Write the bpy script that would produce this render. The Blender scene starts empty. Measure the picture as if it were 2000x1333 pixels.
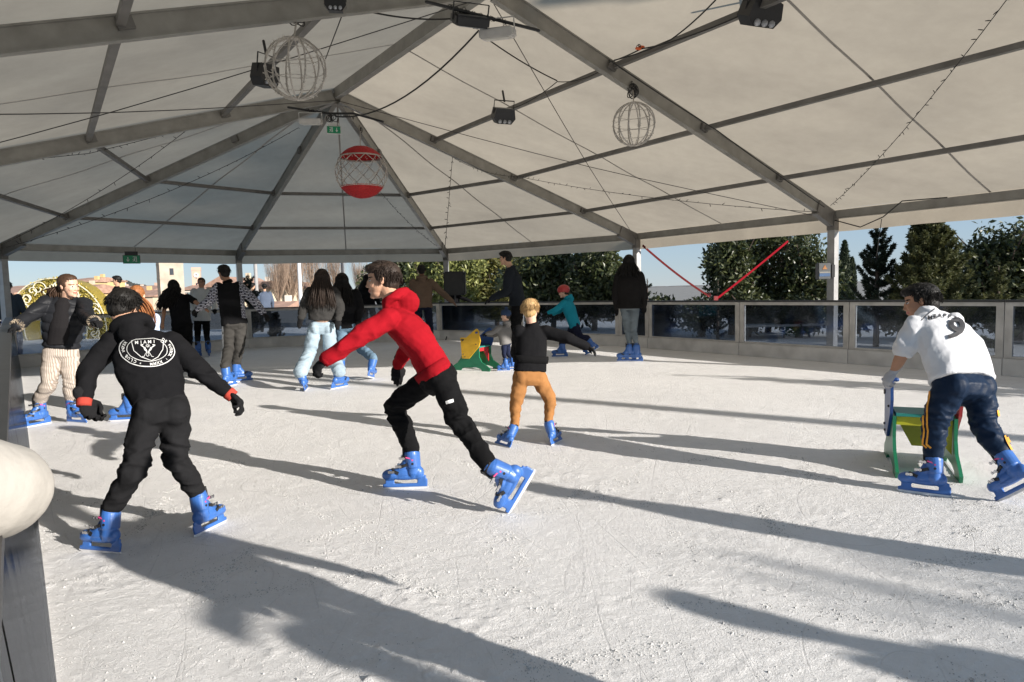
SKYS = .056
SUNS = 4.75
EXPO = .90
MEMT = .60
ICEB = .9
import bpy, bmesh, math, random
import numpy as np
from math import sin, cos, pi, radians, sqrt, atan2, tan, degrees
from mathutils import Vector, Matrix, noise, Quaternion
from mathutils.bvhtree import BVHTree
random.seed(7)
sc = bpy.context.scene
COL = sc.collection
V = Vector
# ------------------------------------------------------------------ camera
FPX = 1304.53
HC = 1.243
PITCH, ROLL = -0.0763, -0.025
fw = V((0, cos(PITCH), sin(PITCH)))
rt0 = V((1, 0, 0)); up0 = rt0.cross(fw)
rt = rt0 * cos(ROLL) + up0 * sin(ROLL)
up = up0 * cos(ROLL) - rt0 * sin(ROLL)
CAM = V((0, 0, HC))
cam = bpy.data.cameras.new('camera'); camo = bpy.data.objects.new('camera', cam); COL.objects.link(camo)
cam.sensor_width = 36; cam.lens = FPX / 2000 * 36; cam.clip_start = .02; cam.clip_end = 9000
m = Matrix((rt, up, -fw)).transposed().to_4x4(); m.translation = CAM
camo.matrix_world = m; sc.camera = camo
def ray(u, v): return fw + rt * ((u - 1000) / FPX) - up * ((v - 666.5) / FPX)
def G(u, v, z=0.0):
    d = ray(u, v); return CAM + d * ((z - HC) / d.z)
def D(u, v, dep):
    d = ray(u, v); return CAM + d * (dep / d.y)
def pix(p):
    d = V(p) - CAM; z = d.dot(fw); return 1000 + FPX * d.dot(rt) / z, 666.5 - FPX * d.dot(up) / z
# ------------------------------------------------------------------ materials
_m = {}
def nodes(name):
    m = bpy.data.materials.new(name); m.use_nodes = True
    nt = m.node_tree; return m, nt, nt.nodes['Principled BSDF']
def mat(name, col, rough=.6, metal=0, var=.12, vscale=8, bump=0, bscale=40, spec=.5, col2=None, coat=0, sub=0, detail=6, bdist=.01):
    if name in _m: return _m[name]
    m, nt, b = nodes(name); N = nt.nodes; L = nt.links
    b.inputs['Roughness'].default_value = rough; b.inputs['Metallic'].default_value = metal
    b.inputs['Specular IOR Level'].default_value = spec
    b.inputs['Coat Weight'].default_value = coat
    if sub: b.inputs['Subsurface Weight'].default_value = sub; b.inputs['Subsurface Radius'].default_value = (.012, .005, .003)
    tc = N.new('ShaderNodeTexCoord')
    nz = N.new('ShaderNodeTexNoise'); nz.inputs['Scale'].default_value = vscale; nz.inputs['Detail'].default_value = detail
    L.new(tc.outputs['Object'], nz.inputs['Vector'])
    cr = N.new('ShaderNodeValToRGB')
    c = V(col); a = c * (1 - var); d = (c * (1 + var)) if col2 is None else V(col2)
    cr.color_ramp.elements[0].position = .3; cr.color_ramp.elements[1].position = .7
    cr.color_ramp.elements[0].color = (*a, 1); cr.color_ramp.elements[1].color = (*[min(1, x) for x in d], 1)
    L.new(nz.outputs['Fac'], cr.inputs['Fac']); L.new(cr.outputs['Color'], b.inputs['Base Color'])
    if bump:
        n2 = N.new('ShaderNodeTexNoise'); n2.inputs['Scale'].default_value = bscale; n2.inputs['Detail'].default_value = 5
        L.new(tc.outputs['Object'], n2.inputs['Vector'])
        bp = N.new('ShaderNodeBump'); bp.inputs['Strength'].default_value = bump; bp.inputs['Distance'].default_value = bdist
        L.new(n2.outputs['Fac'], bp.inputs['Height']); L.new(bp.outputs['Normal'], b.inputs['Normal'])
    _m[name] = m; return m
def cloth(name, col, rough=.9, var=.1, col2=None, sheen=.0):
    new = name not in _m
    m = mat(name, col, rough, var=var, vscale=5, bump=.35, bscale=22, spec=.1, col2=col2, bdist=.012)
    if new:
        m.node_tree.nodes['Principled BSDF'].inputs['Sheen Weight'].default_value = sheen
    return m
def stripes(name, c1, c2, scale, axis='X', rough=.9, duty=.5, dist=0.0):
    if name in _m: return _m[name]
    m, nt, b = nodes(name); N = nt.nodes; L = nt.links
    b.inputs['Roughness'].default_value = rough; b.inputs['Specular IOR Level'].default_value = .15
    tc = N.new('ShaderNodeTexCoord'); w = N.new('ShaderNodeTexWave'); w.bands_direction = axis
    w.inputs['Scale'].default_value = scale; w.inputs['Distortion'].default_value = dist; w.inputs['Detail'].default_value = 1
    L.new(tc.outputs['Object'], w.inputs['Vector'])
    cr = N.new('ShaderNodeValToRGB'); cr.color_ramp.elements[0].position = duty - .08; cr.color_ramp.elements[1].position = duty + .08
    cr.color_ramp.elements[0].color = (*c1, 1); cr.color_ramp.elements[1].color = (*c2, 1)
    L.new(w.outputs['Fac'], cr.inputs['Fac']); L.new(cr.outputs['Color'], b.inputs['Base Color'])
    _m[name] = m; return m
# ------------------------------------------------------------------ object helpers
def setp(o, label=None, cat=None, group=None, kind=None):
    if label: o['label'] = label
    if cat: o['category'] = cat
    if group: o['group'] = group
    if kind: o['kind'] = kind
    return o
def empty(name, loc, label, cat, group=None, rz=0):
    o = bpy.data.objects.new(name, None); COL.objects.link(o); o.location = loc; o.rotation_euler = (0, 0, rz)
    o.empty_display_size = .1
    setp(o, label, cat, group)
    bpy.context.view_layer.update()
    return o
def link(name, me, material=None, parent=None, smooth=False, world=True):
    """mesh given in world coordinates; parented without moving (world=True)"""
    o = bpy.data.objects.new(name, me); COL.objects.link(o)
    if material is not None:
        for mm in (material if isinstance(material, (list, tuple)) else [material]): me.materials.append(mm)
    if smooth:
        me.polygons.foreach_set('use_smooth', [True] * len(me.polygons))
    if parent is not None:
        o.parent = parent
        if world:
            pm = parent.matrix_basis.copy(); pp = parent.parent
            while pp is not None: pm = pp.matrix_basis @ pm; pp = pp.parent
            me.transform(pm.inverted()); me.update()
    return o
def b2m(bm, name='m'):
    me = bpy.data.meshes.new(name); bm.normal_update(); bm.to_mesh(me); bm.free(); return me
def link_sep(name, bm, material, parent, smooth=False):
    """every separate piece of the mesh becomes a part of its own"""
    left = set(bm.faces); out = []
    while left:
        st = [left.pop()]; isl = [st[0]]
        while st:
            f = st.pop()
            for e in f.edges:
                for g in e.link_faces:
                    if g in left: left.discard(g); st.append(g); isl.append(g)
        b2 = bmesh.new(); mp = {}
        for f in isl:
            vs = []
            for v in f.verts:
                if v not in mp: mp[v] = b2.verts.new(v.co)
                vs.append(mp[v])
            b2.faces.new(vs)
        out.append(link(name, b2m(b2), material, parent, smooth))
    bm.free(); return out
def box(bm, c, s, rot=None):
    """c centre, s full sizes, rot Matrix 3x3"""
    vs = []
    for x in (-.5, .5):
        for y in (-.5, .5):
            for z in (-.5, .5):
                p = V((x * s[0], y * s[1], z * s[2]))
                if rot is not None: p = rot @ p
                vs.append(bm.verts.new(p + V(c)))
    for f in ((0, 1, 3, 2), (4, 6, 7, 5), (0, 4, 5, 1), (2, 3, 7, 6), (0, 2, 6, 4), (1, 5, 7, 3)):
        bm.faces.new([vs[i] for i in f])
def frame_from(d, hint=V((0, 0, 1))):
    d = d.normalized()
    if abs(d.dot(hint)) > .98: hint = V((1, 0, 0)) if abs(d.x) < .9 else V((0, 1, 0))
    x = hint.cross(d).normalized(); z = d.cross(x)
    return x, z   # x sideways, z 'up'
def beam(bm, a, b, w, h, drop=0.0, hint=V((0, 0, 1))):
    """box beam from a to b, width w, height h, its top at a/b lowered by drop"""
    a = V(a); b = V(b); d = b - a; x, z = frame_from(d, hint)
    R = Matrix((x, d.normalized(), z)).transposed()
    box(bm, (a + b) / 2 - z * (drop + h / 2), (w, d.length, h), R)
def ring(bm, c, ax, ay, n):
    return [bm.verts.new(c + ax * cos(2 * pi * k / n) + ay * sin(2 * pi * k / n)) for k in range(n)]
def bridge(bm, r1, r2):
    n = len(r1)
    for k in range(n): bm.faces.new((r1[k], r1[(k + 1) % n], r2[(k + 1) % n], r2[k]))
def catmull(pts, rad, sub=6):
    P = [V(p) for p in pts]; out = []; ro = []
    n = len(P)
    for i in range(n - 1):
        p0 = P[max(i - 1, 0)]; p1 = P[i]; p2 = P[i + 1]; p3 = P[min(i + 2, n - 1)]
        for k in range(sub):
            t = k / sub; t2 = t * t; t3 = t2 * t
            out.append(.5 * ((2 * p1) + (p2 - p0) * t + (2 * p0 - 5 * p1 + 4 * p2 - p3) * t2 + (3 * p1 - p0 - 3 * p2 + p3) * t3))
            ro.append(rad[i] * (1 - t) + rad[i + 1] * t)
    out.append(P[-1]); ro.append(rad[-1]); return out, ro
def tube(bm, pts, rad, n=10, flat=1.0, hint=V((0, 0, 1)), round_ends=True, smooth=True, sub=5, wr=0, wf=40, seed=0):
    """swept tube; wr = wrinkle amplitude"""
    if not isinstance(rad, (list, tuple)): rad = [rad] * len(pts)
    if smooth and len(pts) > 2: P, R = catmull(pts, rad, sub)
    else: P = [V(p) for p in pts]; R = list(rad)
    if wr:   # resample finely
        Q = []; RR = []
        for i in range(len(P) - 1):
            L = (P[i + 1] - P[i]).length; k = max(1, int(L / .008))
            for j in range(k):
                t = j / k; Q.append(P[i].lerp(P[i + 1], t)); RR.append(R[i] * (1 - t) + R[i + 1] * t)
        Q.append(P[-1]); RR.append(R[-1]); P, R = Q, RR
    rings = []; x = None
    if round_ends:
        d0 = (P[0] - P[1]).normalized(); d1 = (P[-1] - P[-2]).normalized()
        P = [P[0] + d0 * R[0] * .95, P[0] + d0 * R[0] * .7] + P + [P[-1] + d1 * R[-1] * .7, P[-1] + d1 * R[-1] * .95]
        R = [R[0] * .3, R[0] * .72] + R + [R[-1] * .72, R[-1] * .3]
    s = 0
    for i, p in enumerate(P):
        d = P[min(i + 1, len(P) - 1)] - P[max(i - 1, 0)]
        if d.length < 1e-9: d = V((0, 0, 1))
        if x is None: x, z = frame_from(d, hint)
        else:
            dn = d.normalized(); x = (x - dn * x.dot(dn))
            if x.length < 1e-6: x, _ = frame_from(d, hint)
            x.normalize(); z = dn.cross(x)
        if i: s += (P[i] - P[i - 1]).length
        if wr:
            vs = []
            for k in range(n):
                a = 2 * pi * k / n
                q = V((cos(a) * 1.2 + seed, sin(a) * 1.2, s * wf * .16))
                w = noise.noise(q) ; w2 = sin(s * wf + 2.2 * sin(a + seed) + 3 * w)
                rr = R[i] + wr * (.55 * w2 * (.4 + .6 * abs(noise.noise(q * .7 + V((9, 0, 0)))) * 2) + .6 * w)
                vs.append(bm.verts.new(p + x * (cos(a) * rr) + z * (sin(a) * rr * flat)))
            rings.append(vs)
        else:
            rings.append(ring(bm, p, x * R[i], z * R[i] * flat, n))
        if i: bridge(bm, rings[-2], rings[-1])
    bm.faces.new(list(reversed(rings[0]))); bm.faces.new(rings[-1])
def ell(bm, c, r, rot=None, n=16, mtx=None):
    """ellipsoid"""
    c = V(c); rows = []
    m2 = n // 2
    for i in range(m2 + 1):
        th = pi * i / m2
        if i in (0, m2):
            p = V((0, 0, cos(th) * r[2])); rows.append([p])
        else: rows.append([V((sin(th) * cos(2 * pi * k / n) * r[0], sin(th) * sin(2 * pi * k / n) * r[1], cos(th) * r[2])) for k in range(n)])
    vr = []
    for row in rows:
        vv = []
        for p in row:
            if rot is not None: p = rot @ p
            p = p + c
            if mtx is not None: p = mtx @ p
            vv.append(bm.verts.new(p))
        vr.append(vv)
    for i in range(m2):
        a, b = vr[i], vr[i + 1]
        for k in range(n):
            k2 = (k + 1) % n
            if len(a) == 1: bm.faces.new((a[0], b[k], b[k2]))
            elif len(b) == 1: bm.faces.new((a[k], b[0], a[k2]))
            else: bm.faces.new((a[k], b[k], b[k2], a[k2]))
def loft(bm, rows, n=24, p=2.4):
    """rows: (centre, ax, ay) superellipse sections, closed"""
    rg = []
    for c, ax, ay in rows:
        vs = []
        for k in range(n):
            a = 2 * pi * k / n; ca, sa = cos(a), sin(a)
            vs.append(bm.verts.new(c + ax * (math.copysign(abs(ca) ** (2 / p), ca)) + ay * (math.copysign(abs(sa) ** (2 / p), sa))))
        if rg: bridge(bm, rg[-1], vs)
        rg.append(vs)
    bm.faces.new(list(reversed(rg[0]))); bm.faces.new(rg[-1])
def extr(bm, outline, thick, mtx):
    """2-D outline (x,y) extruded symmetric in z, placed by mtx"""
    a = [bm.verts.new(mtx @ V((x, y, -thick / 2))) for x, y in outline]
    b = [bm.verts.new(mtx @ V((x, y, thick / 2))) for x, y in outline]
    n = len(a)
    bm.faces.new(list(reversed(a))); bm.faces.new(b)
    for k in range(n): bm.faces.new((a[k], a[(k + 1) % n], b[(k + 1) % n], b[k]))
def remesh(bm, voxel, it=4, fac=.5):
    bmesh.ops.recalc_face_normals(bm, faces=bm.faces)
    me = b2m(bm); o = bpy.data.objects.new('tmp', me); COL.objects.link(o)
    r = o.modifiers.new('r', 'REMESH'); r.mode = 'VOXEL'; r.voxel_size = voxel
    if it:
        s = o.modifiers.new('s', 'SMOOTH'); s.factor = fac; s.iterations = it
    dg = bpy.context.evaluated_depsgraph_get(); dg.update()
    out = bpy.data.meshes.new_from_object(o.evaluated_get(dg))
    bpy.data.objects.remove(o); bpy.data.meshes.remove(me)
    return out
def folds(me, amp, fn=None, sx=(9, 9, 16), off=0):
    """displace along the normal with ridged, stretched noise (cloth folds)"""
    o = V((off, off * .7, 3.1)); n = len(me.vertices)
    nr = np.empty(n * 3, dtype=np.float32); me.vertex_normals.foreach_get('vector', nr); nr = nr.reshape(-1, 3)
    co = np.empty(n * 3, dtype=np.float32); me.vertices.foreach_get('co', co); co = co.reshape(-1, 3); d = np.zeros(n, dtype=np.float32)
    nf = noise.noise
    for i in range(n):
        x, y, z = co[i]; q = V((x * sx[0], y * sx[1], z * sx[2])) + o
        w = nf(q * .35) * 1.44
        m_ = nf(q + V((w, w, w)))
        m2 = nf(q * 2.1 + V((w, 3, w)))
        r = (1 - abs(m_) * 3.2) * .75 + nf(q * .5) * .8 + (1 - abs(m2) * 3) * .22
        r = max(r, -.75)
        d[i] = r * (amp if fn is None else amp * fn(V((x, y, z))))
    me.vertices.foreach_set('co', (co + nr * d[:, None]).ravel()); me.update()
# ------------------------------------------------------------------ world, sun
SUN_AZ, SUN_EL = radians(-34.5), radians(17.6)
w = bpy.data.worlds.new('World'); sc.world = w; w.use_nodes = True
N = w.node_tree.nodes; L = w.node_tree.links
sk = N.new('ShaderNodeTexSky'); sk.sky_type = 'NISHITA'; sk.sun_disc = False; sk.sun_elevation = SUN_EL
sk.sun_rotation = pi / 2 - SUN_AZ; sk.air_density = 1.0; sk.dust_density = .0; sk.ozone_density = 3.0; sk.altitude = 800
tn = N.new('ShaderNodeMix'); tn.data_type = 'RGBA'; tn.blend_type = 'MULTIPLY'; tn.inputs[0].default_value = 1; tn.inputs[7].default_value = (1.02, 1.0, 1.08, 1); L.new(sk.outputs[0], tn.inputs[6]); tn2 = N.new('ShaderNodeMix'); tn2.data_type = 'RGBA'; tn2.inputs[0].default_value = .62; L.new(tn.outputs[2], tn2.inputs[6]); tn2.inputs[7].default_value = (4.4, 5.7, 7.1, 1); L.new(tn2.outputs[2], N['Background'].inputs[0]); N['Background'].inputs[1].default_value = SKYS
sl = bpy.data.lights.new('sun', 'SUN'); sl.energy = SUNS; sl.angle = radians(.55); sl.color = (1, .935, .86)
so = bpy.data.objects.new('sun', sl); COL.objects.link(so)
sd = V((cos(SUN_EL) * cos(SUN_AZ), cos(SUN_EL) * sin(SUN_AZ), sin(SUN_EL)))
so.rotation_euler = sd.to_track_quat('Z', 'Y').to_euler()
so.location = (10, -8, 12)
sc.view_settings.view_transform = 'Standard'; sc.view_settings.look = 'None'; sc.view_settings.exposure = EXPO
sc.view_settings.gamma = 1; sc.view_settings.use_curve_mapping = False
sc.cycles.max_bounces = 8; sc.cycles.transparent_max_bounces = 16; sc.cycles.use_denoising = True
# ------------------------------------------------------------------ tent geometry
S = .88; YAW = .6092
def W2(x, y):
    dx, dy = (x + 4.5347) * S, (y + 11.7913) * S
    return V((cos(YAW) * dx - sin(YAW) * dy, sin(YAW) * dx + cos(YAW) * dy, 0))
EZ, AZ_ = 2.412, 4.489
R_ = 7.5028
def E(x, y): p = W2(x, y); p.z = EZ; return p
Pn = {6: E(R_, -10), 5: E(R_, -5), 4: E(R_, 0), 3: E(5.64, 6.22), 2: E(.06, 8.2), 1: E(-5.22, 6.8), 0: E(-R_, 0), 'Q5': E(-R_, -5), 'Q6': E(-R_, -10)}
def ap(y): p = W2(0, y); p.z = AZ_; return p
A1, A2, A3 = ap(0), ap(-5), ap(-10)
T1, T2, T3 = .26, .512, .769
alu = mat('weathered_aluminium', (.27, .26, .235), .45, .3, var=.15, vscale=6, bump=.1, bscale=30)
alud = mat('dull_aluminium', (.17, .162, .15), .5, .35, var=.2, vscale=4)
# translucent membrane
def membrane(name='white_tent_membrane', dk=1.0, tcol=(1, .88, .71)):
    m = bpy.data.materials.new(name); m.use_nodes = True; nt = m.node_tree; N = nt.nodes; L = nt.links
    N.remove(N['Principled BSDF']); out = N['Material Output']
    tc = N.new('ShaderNodeTexCoord')
    n1 = N.new('ShaderNodeTexNoise'); n1.inputs['Scale'].default_value = .35; n1.inputs['Detail'].default_value = 4; n1.inputs['Roughness'].default_value = .62
    n2 = N.new('ShaderNodeTexNoise'); n2.inputs['Scale'].default_value = 5; n2.inputs['Detail'].default_value = 8; n2.inputs['Roughness'].default_value = .7
    n3 = N.new('ShaderNodeTexNoise'); n3.inputs['Scale'].default_value = 1.2; n3.inputs['Detail'].default_value = 3
    mp = N.new('ShaderNodeMapping'); mp.inputs['Rotation'].default_value = (0, 0, .4); mp.inputs['Scale'].default_value = (.25, 1.6, 1)
    L.new(tc.outputs['Object'], mp.inputs['Vector']); L.new(mp.outputs[0], n3.inputs['Vector'])
    for n in (n1, n2): L.new(tc.outputs['Object'], n.inputs['Vector'])
    mx = N.new('ShaderNodeMix'); mx.data_type = 'FLOAT'; mx.inputs[0].default_value = .35
    L.new(n1.outputs['Fac'], mx.inputs[2]); L.new(n2.outputs['Fac'], mx.inputs[3])
    mx2 = N.new('ShaderNodeMix'); mx2.data_type = 'FLOAT'; mx2.inputs[0].default_value = .25
    L.new(mx.outputs[0], mx2.inputs[2]); L.new(n3.outputs['Fac'], mx2.inputs[3])
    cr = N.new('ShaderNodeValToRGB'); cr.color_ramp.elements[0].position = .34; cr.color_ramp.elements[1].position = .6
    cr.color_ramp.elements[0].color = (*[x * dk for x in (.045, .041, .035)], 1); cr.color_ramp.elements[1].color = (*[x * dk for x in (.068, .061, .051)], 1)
    cr2 = N.new('ShaderNodeValToRGB'); cr2.color_ramp.elements[0].position = .3; cr2.color_ramp.elements[1].position = .62; cr2.color_ramp.elements[0].color = (.42, .41, .40, 1); cr2.color_ramp.elements[1].color = (.60, .59, .57, 1); L.new(mx2.outputs[0], cr2.inputs['Fac'])
    L.new(mx2.outputs[0], cr.inputs['Fac'])
    df = N.new('ShaderNodeBsdfDiffuse'); tr = N.new('ShaderNodeBsdfTranslucent'); ms = N.new('ShaderNodeMixShader'); ms.inputs[0].default_value = MEMT
    gl = N.new('ShaderNodeBsdfGlossy'); gl.inputs['Roughness'].default_value = .5; ms2 = N.new('ShaderNodeMixShader'); ms2.inputs[0].default_value = .03
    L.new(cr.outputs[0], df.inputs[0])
    g_ = N.new('ShaderNodeMix'); g_.data_type = 'RGBA'; g_.blend_type = 'MULTIPLY'; g_.inputs[0].default_value = 1; g_.inputs[7].default_value = (*tcol, 1); L.new(cr2.outputs[0], g_.inputs[6]); L.new(g_.outputs[2], tr.inputs[0])
    bp = N.new('ShaderNodeBump'); bp.inputs['Strength'].default_value = .5; bp.inputs['Distance'].default_value = .03
    L.new(n3.outputs['Fac'], bp.inputs['Height']); L.new(bp.outputs[0], df.inputs['Normal']); 
    L.new(df.outputs[0], ms.inputs[1]); L.new(tr.outputs[0], ms.inputs[2]); L.new(ms.outputs[0], ms2.inputs[1]); L.new(gl.outputs[0], ms2.inputs[2]); L.new(ms2.outputs[0], out.inputs[0])
    return m
MEM = membrane(); MEM2 = membrane('membrane_seam', .85, (.8, .72, .61))
tent = empty('marquee_tent', (Pn[5].x, Pn[5].y, 0), 'large white marquee roof on grey aluminium frame over the ice rink', 'tent')
def facet(a, b, c, d=None, sag=.022, nu=14, nv=20):
    """roof membrane between two rafters: a,b at the top, c,d at the eave"""
    bm = bmesh.new(); g = []
    for i in range(nu + 1):
        row = []
        for j in range(nv + 1):
            s, t = i / nu, j / nv
            p = a.lerp(b, s).lerp(c.lerp(d, s), t)
            k = sin(pi * s) * (.5 - .5 * cos(2 * pi * t * 4)) * sag
            p.z -= k * .8 + .012 * sin(pi * s) * noise.noise(p * .9)
            row.append(bm.verts.new(p))
        g.append(row)
    for i in range(nu):
        for j in range(nv): bm.faces.new((g[i][j], g[i + 1][j], g[i + 1][j + 1], g[i][j + 1]))
    bmesh.ops.remove_doubles(bm, verts=bm.verts, dist=1e-4)
    return b2m(bm)
rafts = [(A1, Pn[4]), (A1, Pn[3]), (A1, Pn[2]), (A1, Pn[1]), (A1, Pn[0]), (A2, Pn[5]), (A2, Pn['Q5']), (A3, Pn[6]), (A3, Pn['Q6'])]
bays = [(A1, A2, Pn[4], Pn[5]), (A2, A3, Pn[5], Pn[6]), (A1, A2, Pn[0], Pn['Q5']), (A2, A3, Pn['Q5'], Pn['Q6']),
        (A1, A1, Pn[4], Pn[3]), (A1, A1, Pn[3], Pn[2]), (A1, A1, Pn[2], Pn[1]), (A1, A1, Pn[1], Pn[0])]
seamm = mat('seam_tape', (.27, .25, .225), .7, var=.05)
for k, (a, b, c, d) in enumerate(bays):
    pan = link('roof_panel', facet(a, b, c, d), MEM, tent, smooth=True)
    bm = bmesh.new(); a_, c_ = a.lerp(b, .5), c.lerp(d, .5)
    pts = []
    for j in range(21):
        t = j / 20; p = a_.lerp(c_, t); p.z -= (.5 - .5 * cos(2 * pi * t * 4)) * .022 * .8 + .008 + .012 * noise.noise(p * .9); pts.append(p)
    for j in range(20): beam(bm, pts[j], pts[j + 1], .028, .002)
    link('seam', b2m(bm), seamm, pan)
def zoff(p, dz): return V((p.x, p.y, p.z - dz))
for a, e in rafts:
    d = (e - a); bm = bmesh.new(); st = a + d * .015
    beam(bm, st, e, .055, .175, drop=.03)
    beam(bm, st, e, .078, .016, drop=.024); beam(bm, st, e, .078, .016, drop=.198)
    rf = link('rafter', b2m(bm), alu, tent)
    bm = bmesh.new()
    x, z = frame_from(d)
    for t in (T1, T2, T3):
        p = a + d * t - z * .1
        box(bm, p, (.14, .12, .09), Matrix((x, d.normalized(), z)).transposed())
    link_sep('purlin_bracket', bm, alud, rf)
bm = bmesh.new(); beam(bm, A1, A3, .09, .16, drop=.02); link('ridge_beam', b2m(bm), alu, tent)
bayr = [(A1, Pn[4], A2, Pn[5], (T1, T2, T3)), (A2, Pn[5], A3, Pn[6], (T1, T2, T3)), (A1, Pn[0], A2, Pn['Q5'], (T1, T2, T3)), (A2, Pn['Q5'], A3, Pn['Q6'], (T1, T2, T3)),
        (A1, Pn[4], A1, Pn[3], (T2, T3)), (A1, Pn[3], A1, Pn[2], (T2, T3)), (A1, Pn[2], A1, Pn[1], (T2, T3)), (A1, Pn[1], A1, Pn[0], (T2, T3))]
for a, e, a2, e2, ts in bayr:
    for t in ts:
        p, q = a.lerp(e, t), a2.lerp(e2, t); bm = bmesh.new(); u = (q - p).normalized() * .035
        beam(bm, p + u, q - u, .065, .06, drop=.07); link('purlin', b2m(bm), alud, tent)
    bm = bmesh.new(); u = (e2 - e).normalized() * .05
    beam(bm, e + u, e2 - u, .06, .12, drop=.02); beam(bm, e + u, e2 - u, .075, .012, drop=.142)
    link('eave_beam', b2m(bm), alu, tent)
    # valance
    bm = bmesh.new(); nn = 16; prev = None
    out = V(((e + e2).x / 2 - A1.x, (e + e2).y / 2 - A1.y, 0))
    al = (e2 - e).normalized(); out = (out - al * out.dot(al)).normalized()
    for j in range(nn + 1):
        p = e.lerp(e2, j / nn) + out * .05; wv = .012 * sin(j * 2.1) + .01 * noise.noise(p * 2)
        r = [bm.verts.new(e.lerp(e2, j / nn)), bm.verts.new(zoff(p, .05)), bm.verts.new(zoff(p, .2) + out * wv * .5), bm.verts.new(zoff(p, .355 + .004 * sin(j)) + out * wv)]
        if prev:
            for q in range(3): bm.faces.new((prev[q], prev[q + 1], r[q + 1], r[q]))
        prev = r
    link('valance', b2m(bm), MEM, tent, smooth=True)
# bracing cables under the membrane
blk = mat('black_rubber', (.018, .017, .017), .6, var=.2)
steelw = mat('dark_wire', (.05, .047, .045), .5, .3)
for a, b in ((A1, Pn[5]), (A2, Pn[4]), (A1, Pn['Q5']), (A2, Pn[0])):
    bm = bmesh.new(); tube(bm, [zoff(a, .2), zoff(a.lerp(b, .5), .27), zoff(b, .16)], .0055, n=5, round_ends=False); link('bracing_cable', b2m(bm), steelw, tent)
for k, e in Pn.items():
    bm = bmesh.new()
    c = A1 if k in (4, 3, 2, 1, 0) else (A2 if k in (5, 'Q5') else A3)
    dd = (e - c); dd.z = 0; rz = atan2(dd.y, dd.x); R3 = Matrix.Rotation(rz, 3, 'Z')
    box(bm, (e.x, e.y, 1.09), (.12, .1, 2.22), R3)
    for s in (-1, 1): box(bm, V((e.x, e.y, 1.09)) + R3 @ V((.0, s * .056, 0)), (.128, .01, 2.21), R3)
    box(bm, (e.x, e.y, .01), (.3, .3, .02), R3)
    lg = link('leg', b2m(bm), mat('pole_aluminium', (.36, .355, .35), .42, .35, var=.12, vscale=9), tent)
    bm = bmesh.new()
    x, z = frame_from(e - c)
    beam(bm, c.lerp(e, .93), e + V((0, 0, -.03)), .1, .235, drop=.022)
    box(bm, (e.x, e.y, 2.2), (.16, .13, .24), R3)
    link_sep('corner_joint', bm, alud, lg)
# roof hit
_tris = []
for a, b, c, d in bays:
    _tris.append((a, c, d)); 
    if (a - b).length > .01: _tris.append((a, d, b))
from mathutils.geometry import intersect_ray_tri
def roof(u, v, drop=.05):
    r = ray(u, v).normalized(); best = None
    for t in _tris:
        h = intersect_ray_tri(t[0], t[1], t[2], r, CAM, True)
        if h is not None and (best is None or (h - CAM).length < (best - CAM).length): best = h
    if best is None: best = D(u, v, 9)
    return best - r * (drop * 1.6)
# ------------------------------------------------------------------ ground and ice
def snow_h(x, y):
    p = V((x, y, 0))
    a = noise.noise(p * 1.1); c = noise.fractal(p * 6, .8, 2.2, 4)
    m_ = max(0, noise.noise(V((x * 1.2 + 5, y * 1.9, 2)) + V((c, c, c)) * .25) * 1.2 + .35)
    rg = 1 - abs(noise.noise(V((x * 2.1, y * 2.3, 7)) + V((c, c, 0)) * .12)) * 9
    cl = max(0, noise.fractal(p * 26, .8, 2.1, 4)) 
    h = .004 * a + cl * .006 * m_ + cl * .0035 + max(0, rg) * .005 * (.1 + m_) * (.5 + cl)
    return h
def grid_ice():
    # rows get denser towards the camera
    ys = []; y = 1.2
    while y < 26: ys.append(y); y += max(.012, .0035 * y * y * .5) if y < 8 else .1 + (y - 8) * .02
    verts = []; faces = []
    nx = 420
    for y in ys:
        xa, xb = -1.05 * y - 1.2, .95 * y + .9
        for i in range(nx + 1):
            x = xa + (xb - xa) * i / nx
            verts.append((x, y, (snow_h(x, y) * (1 if y < 7 else max(.15, (10 - y) / 3)) if y < 10 else 0)))
    for j in range(len(ys) - 1):
        for i in range(nx):
            a = j * (nx + 1) + i; faces.append((a, a + 1, a + nx + 2, a + nx + 1))
    return verts, faces
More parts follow.
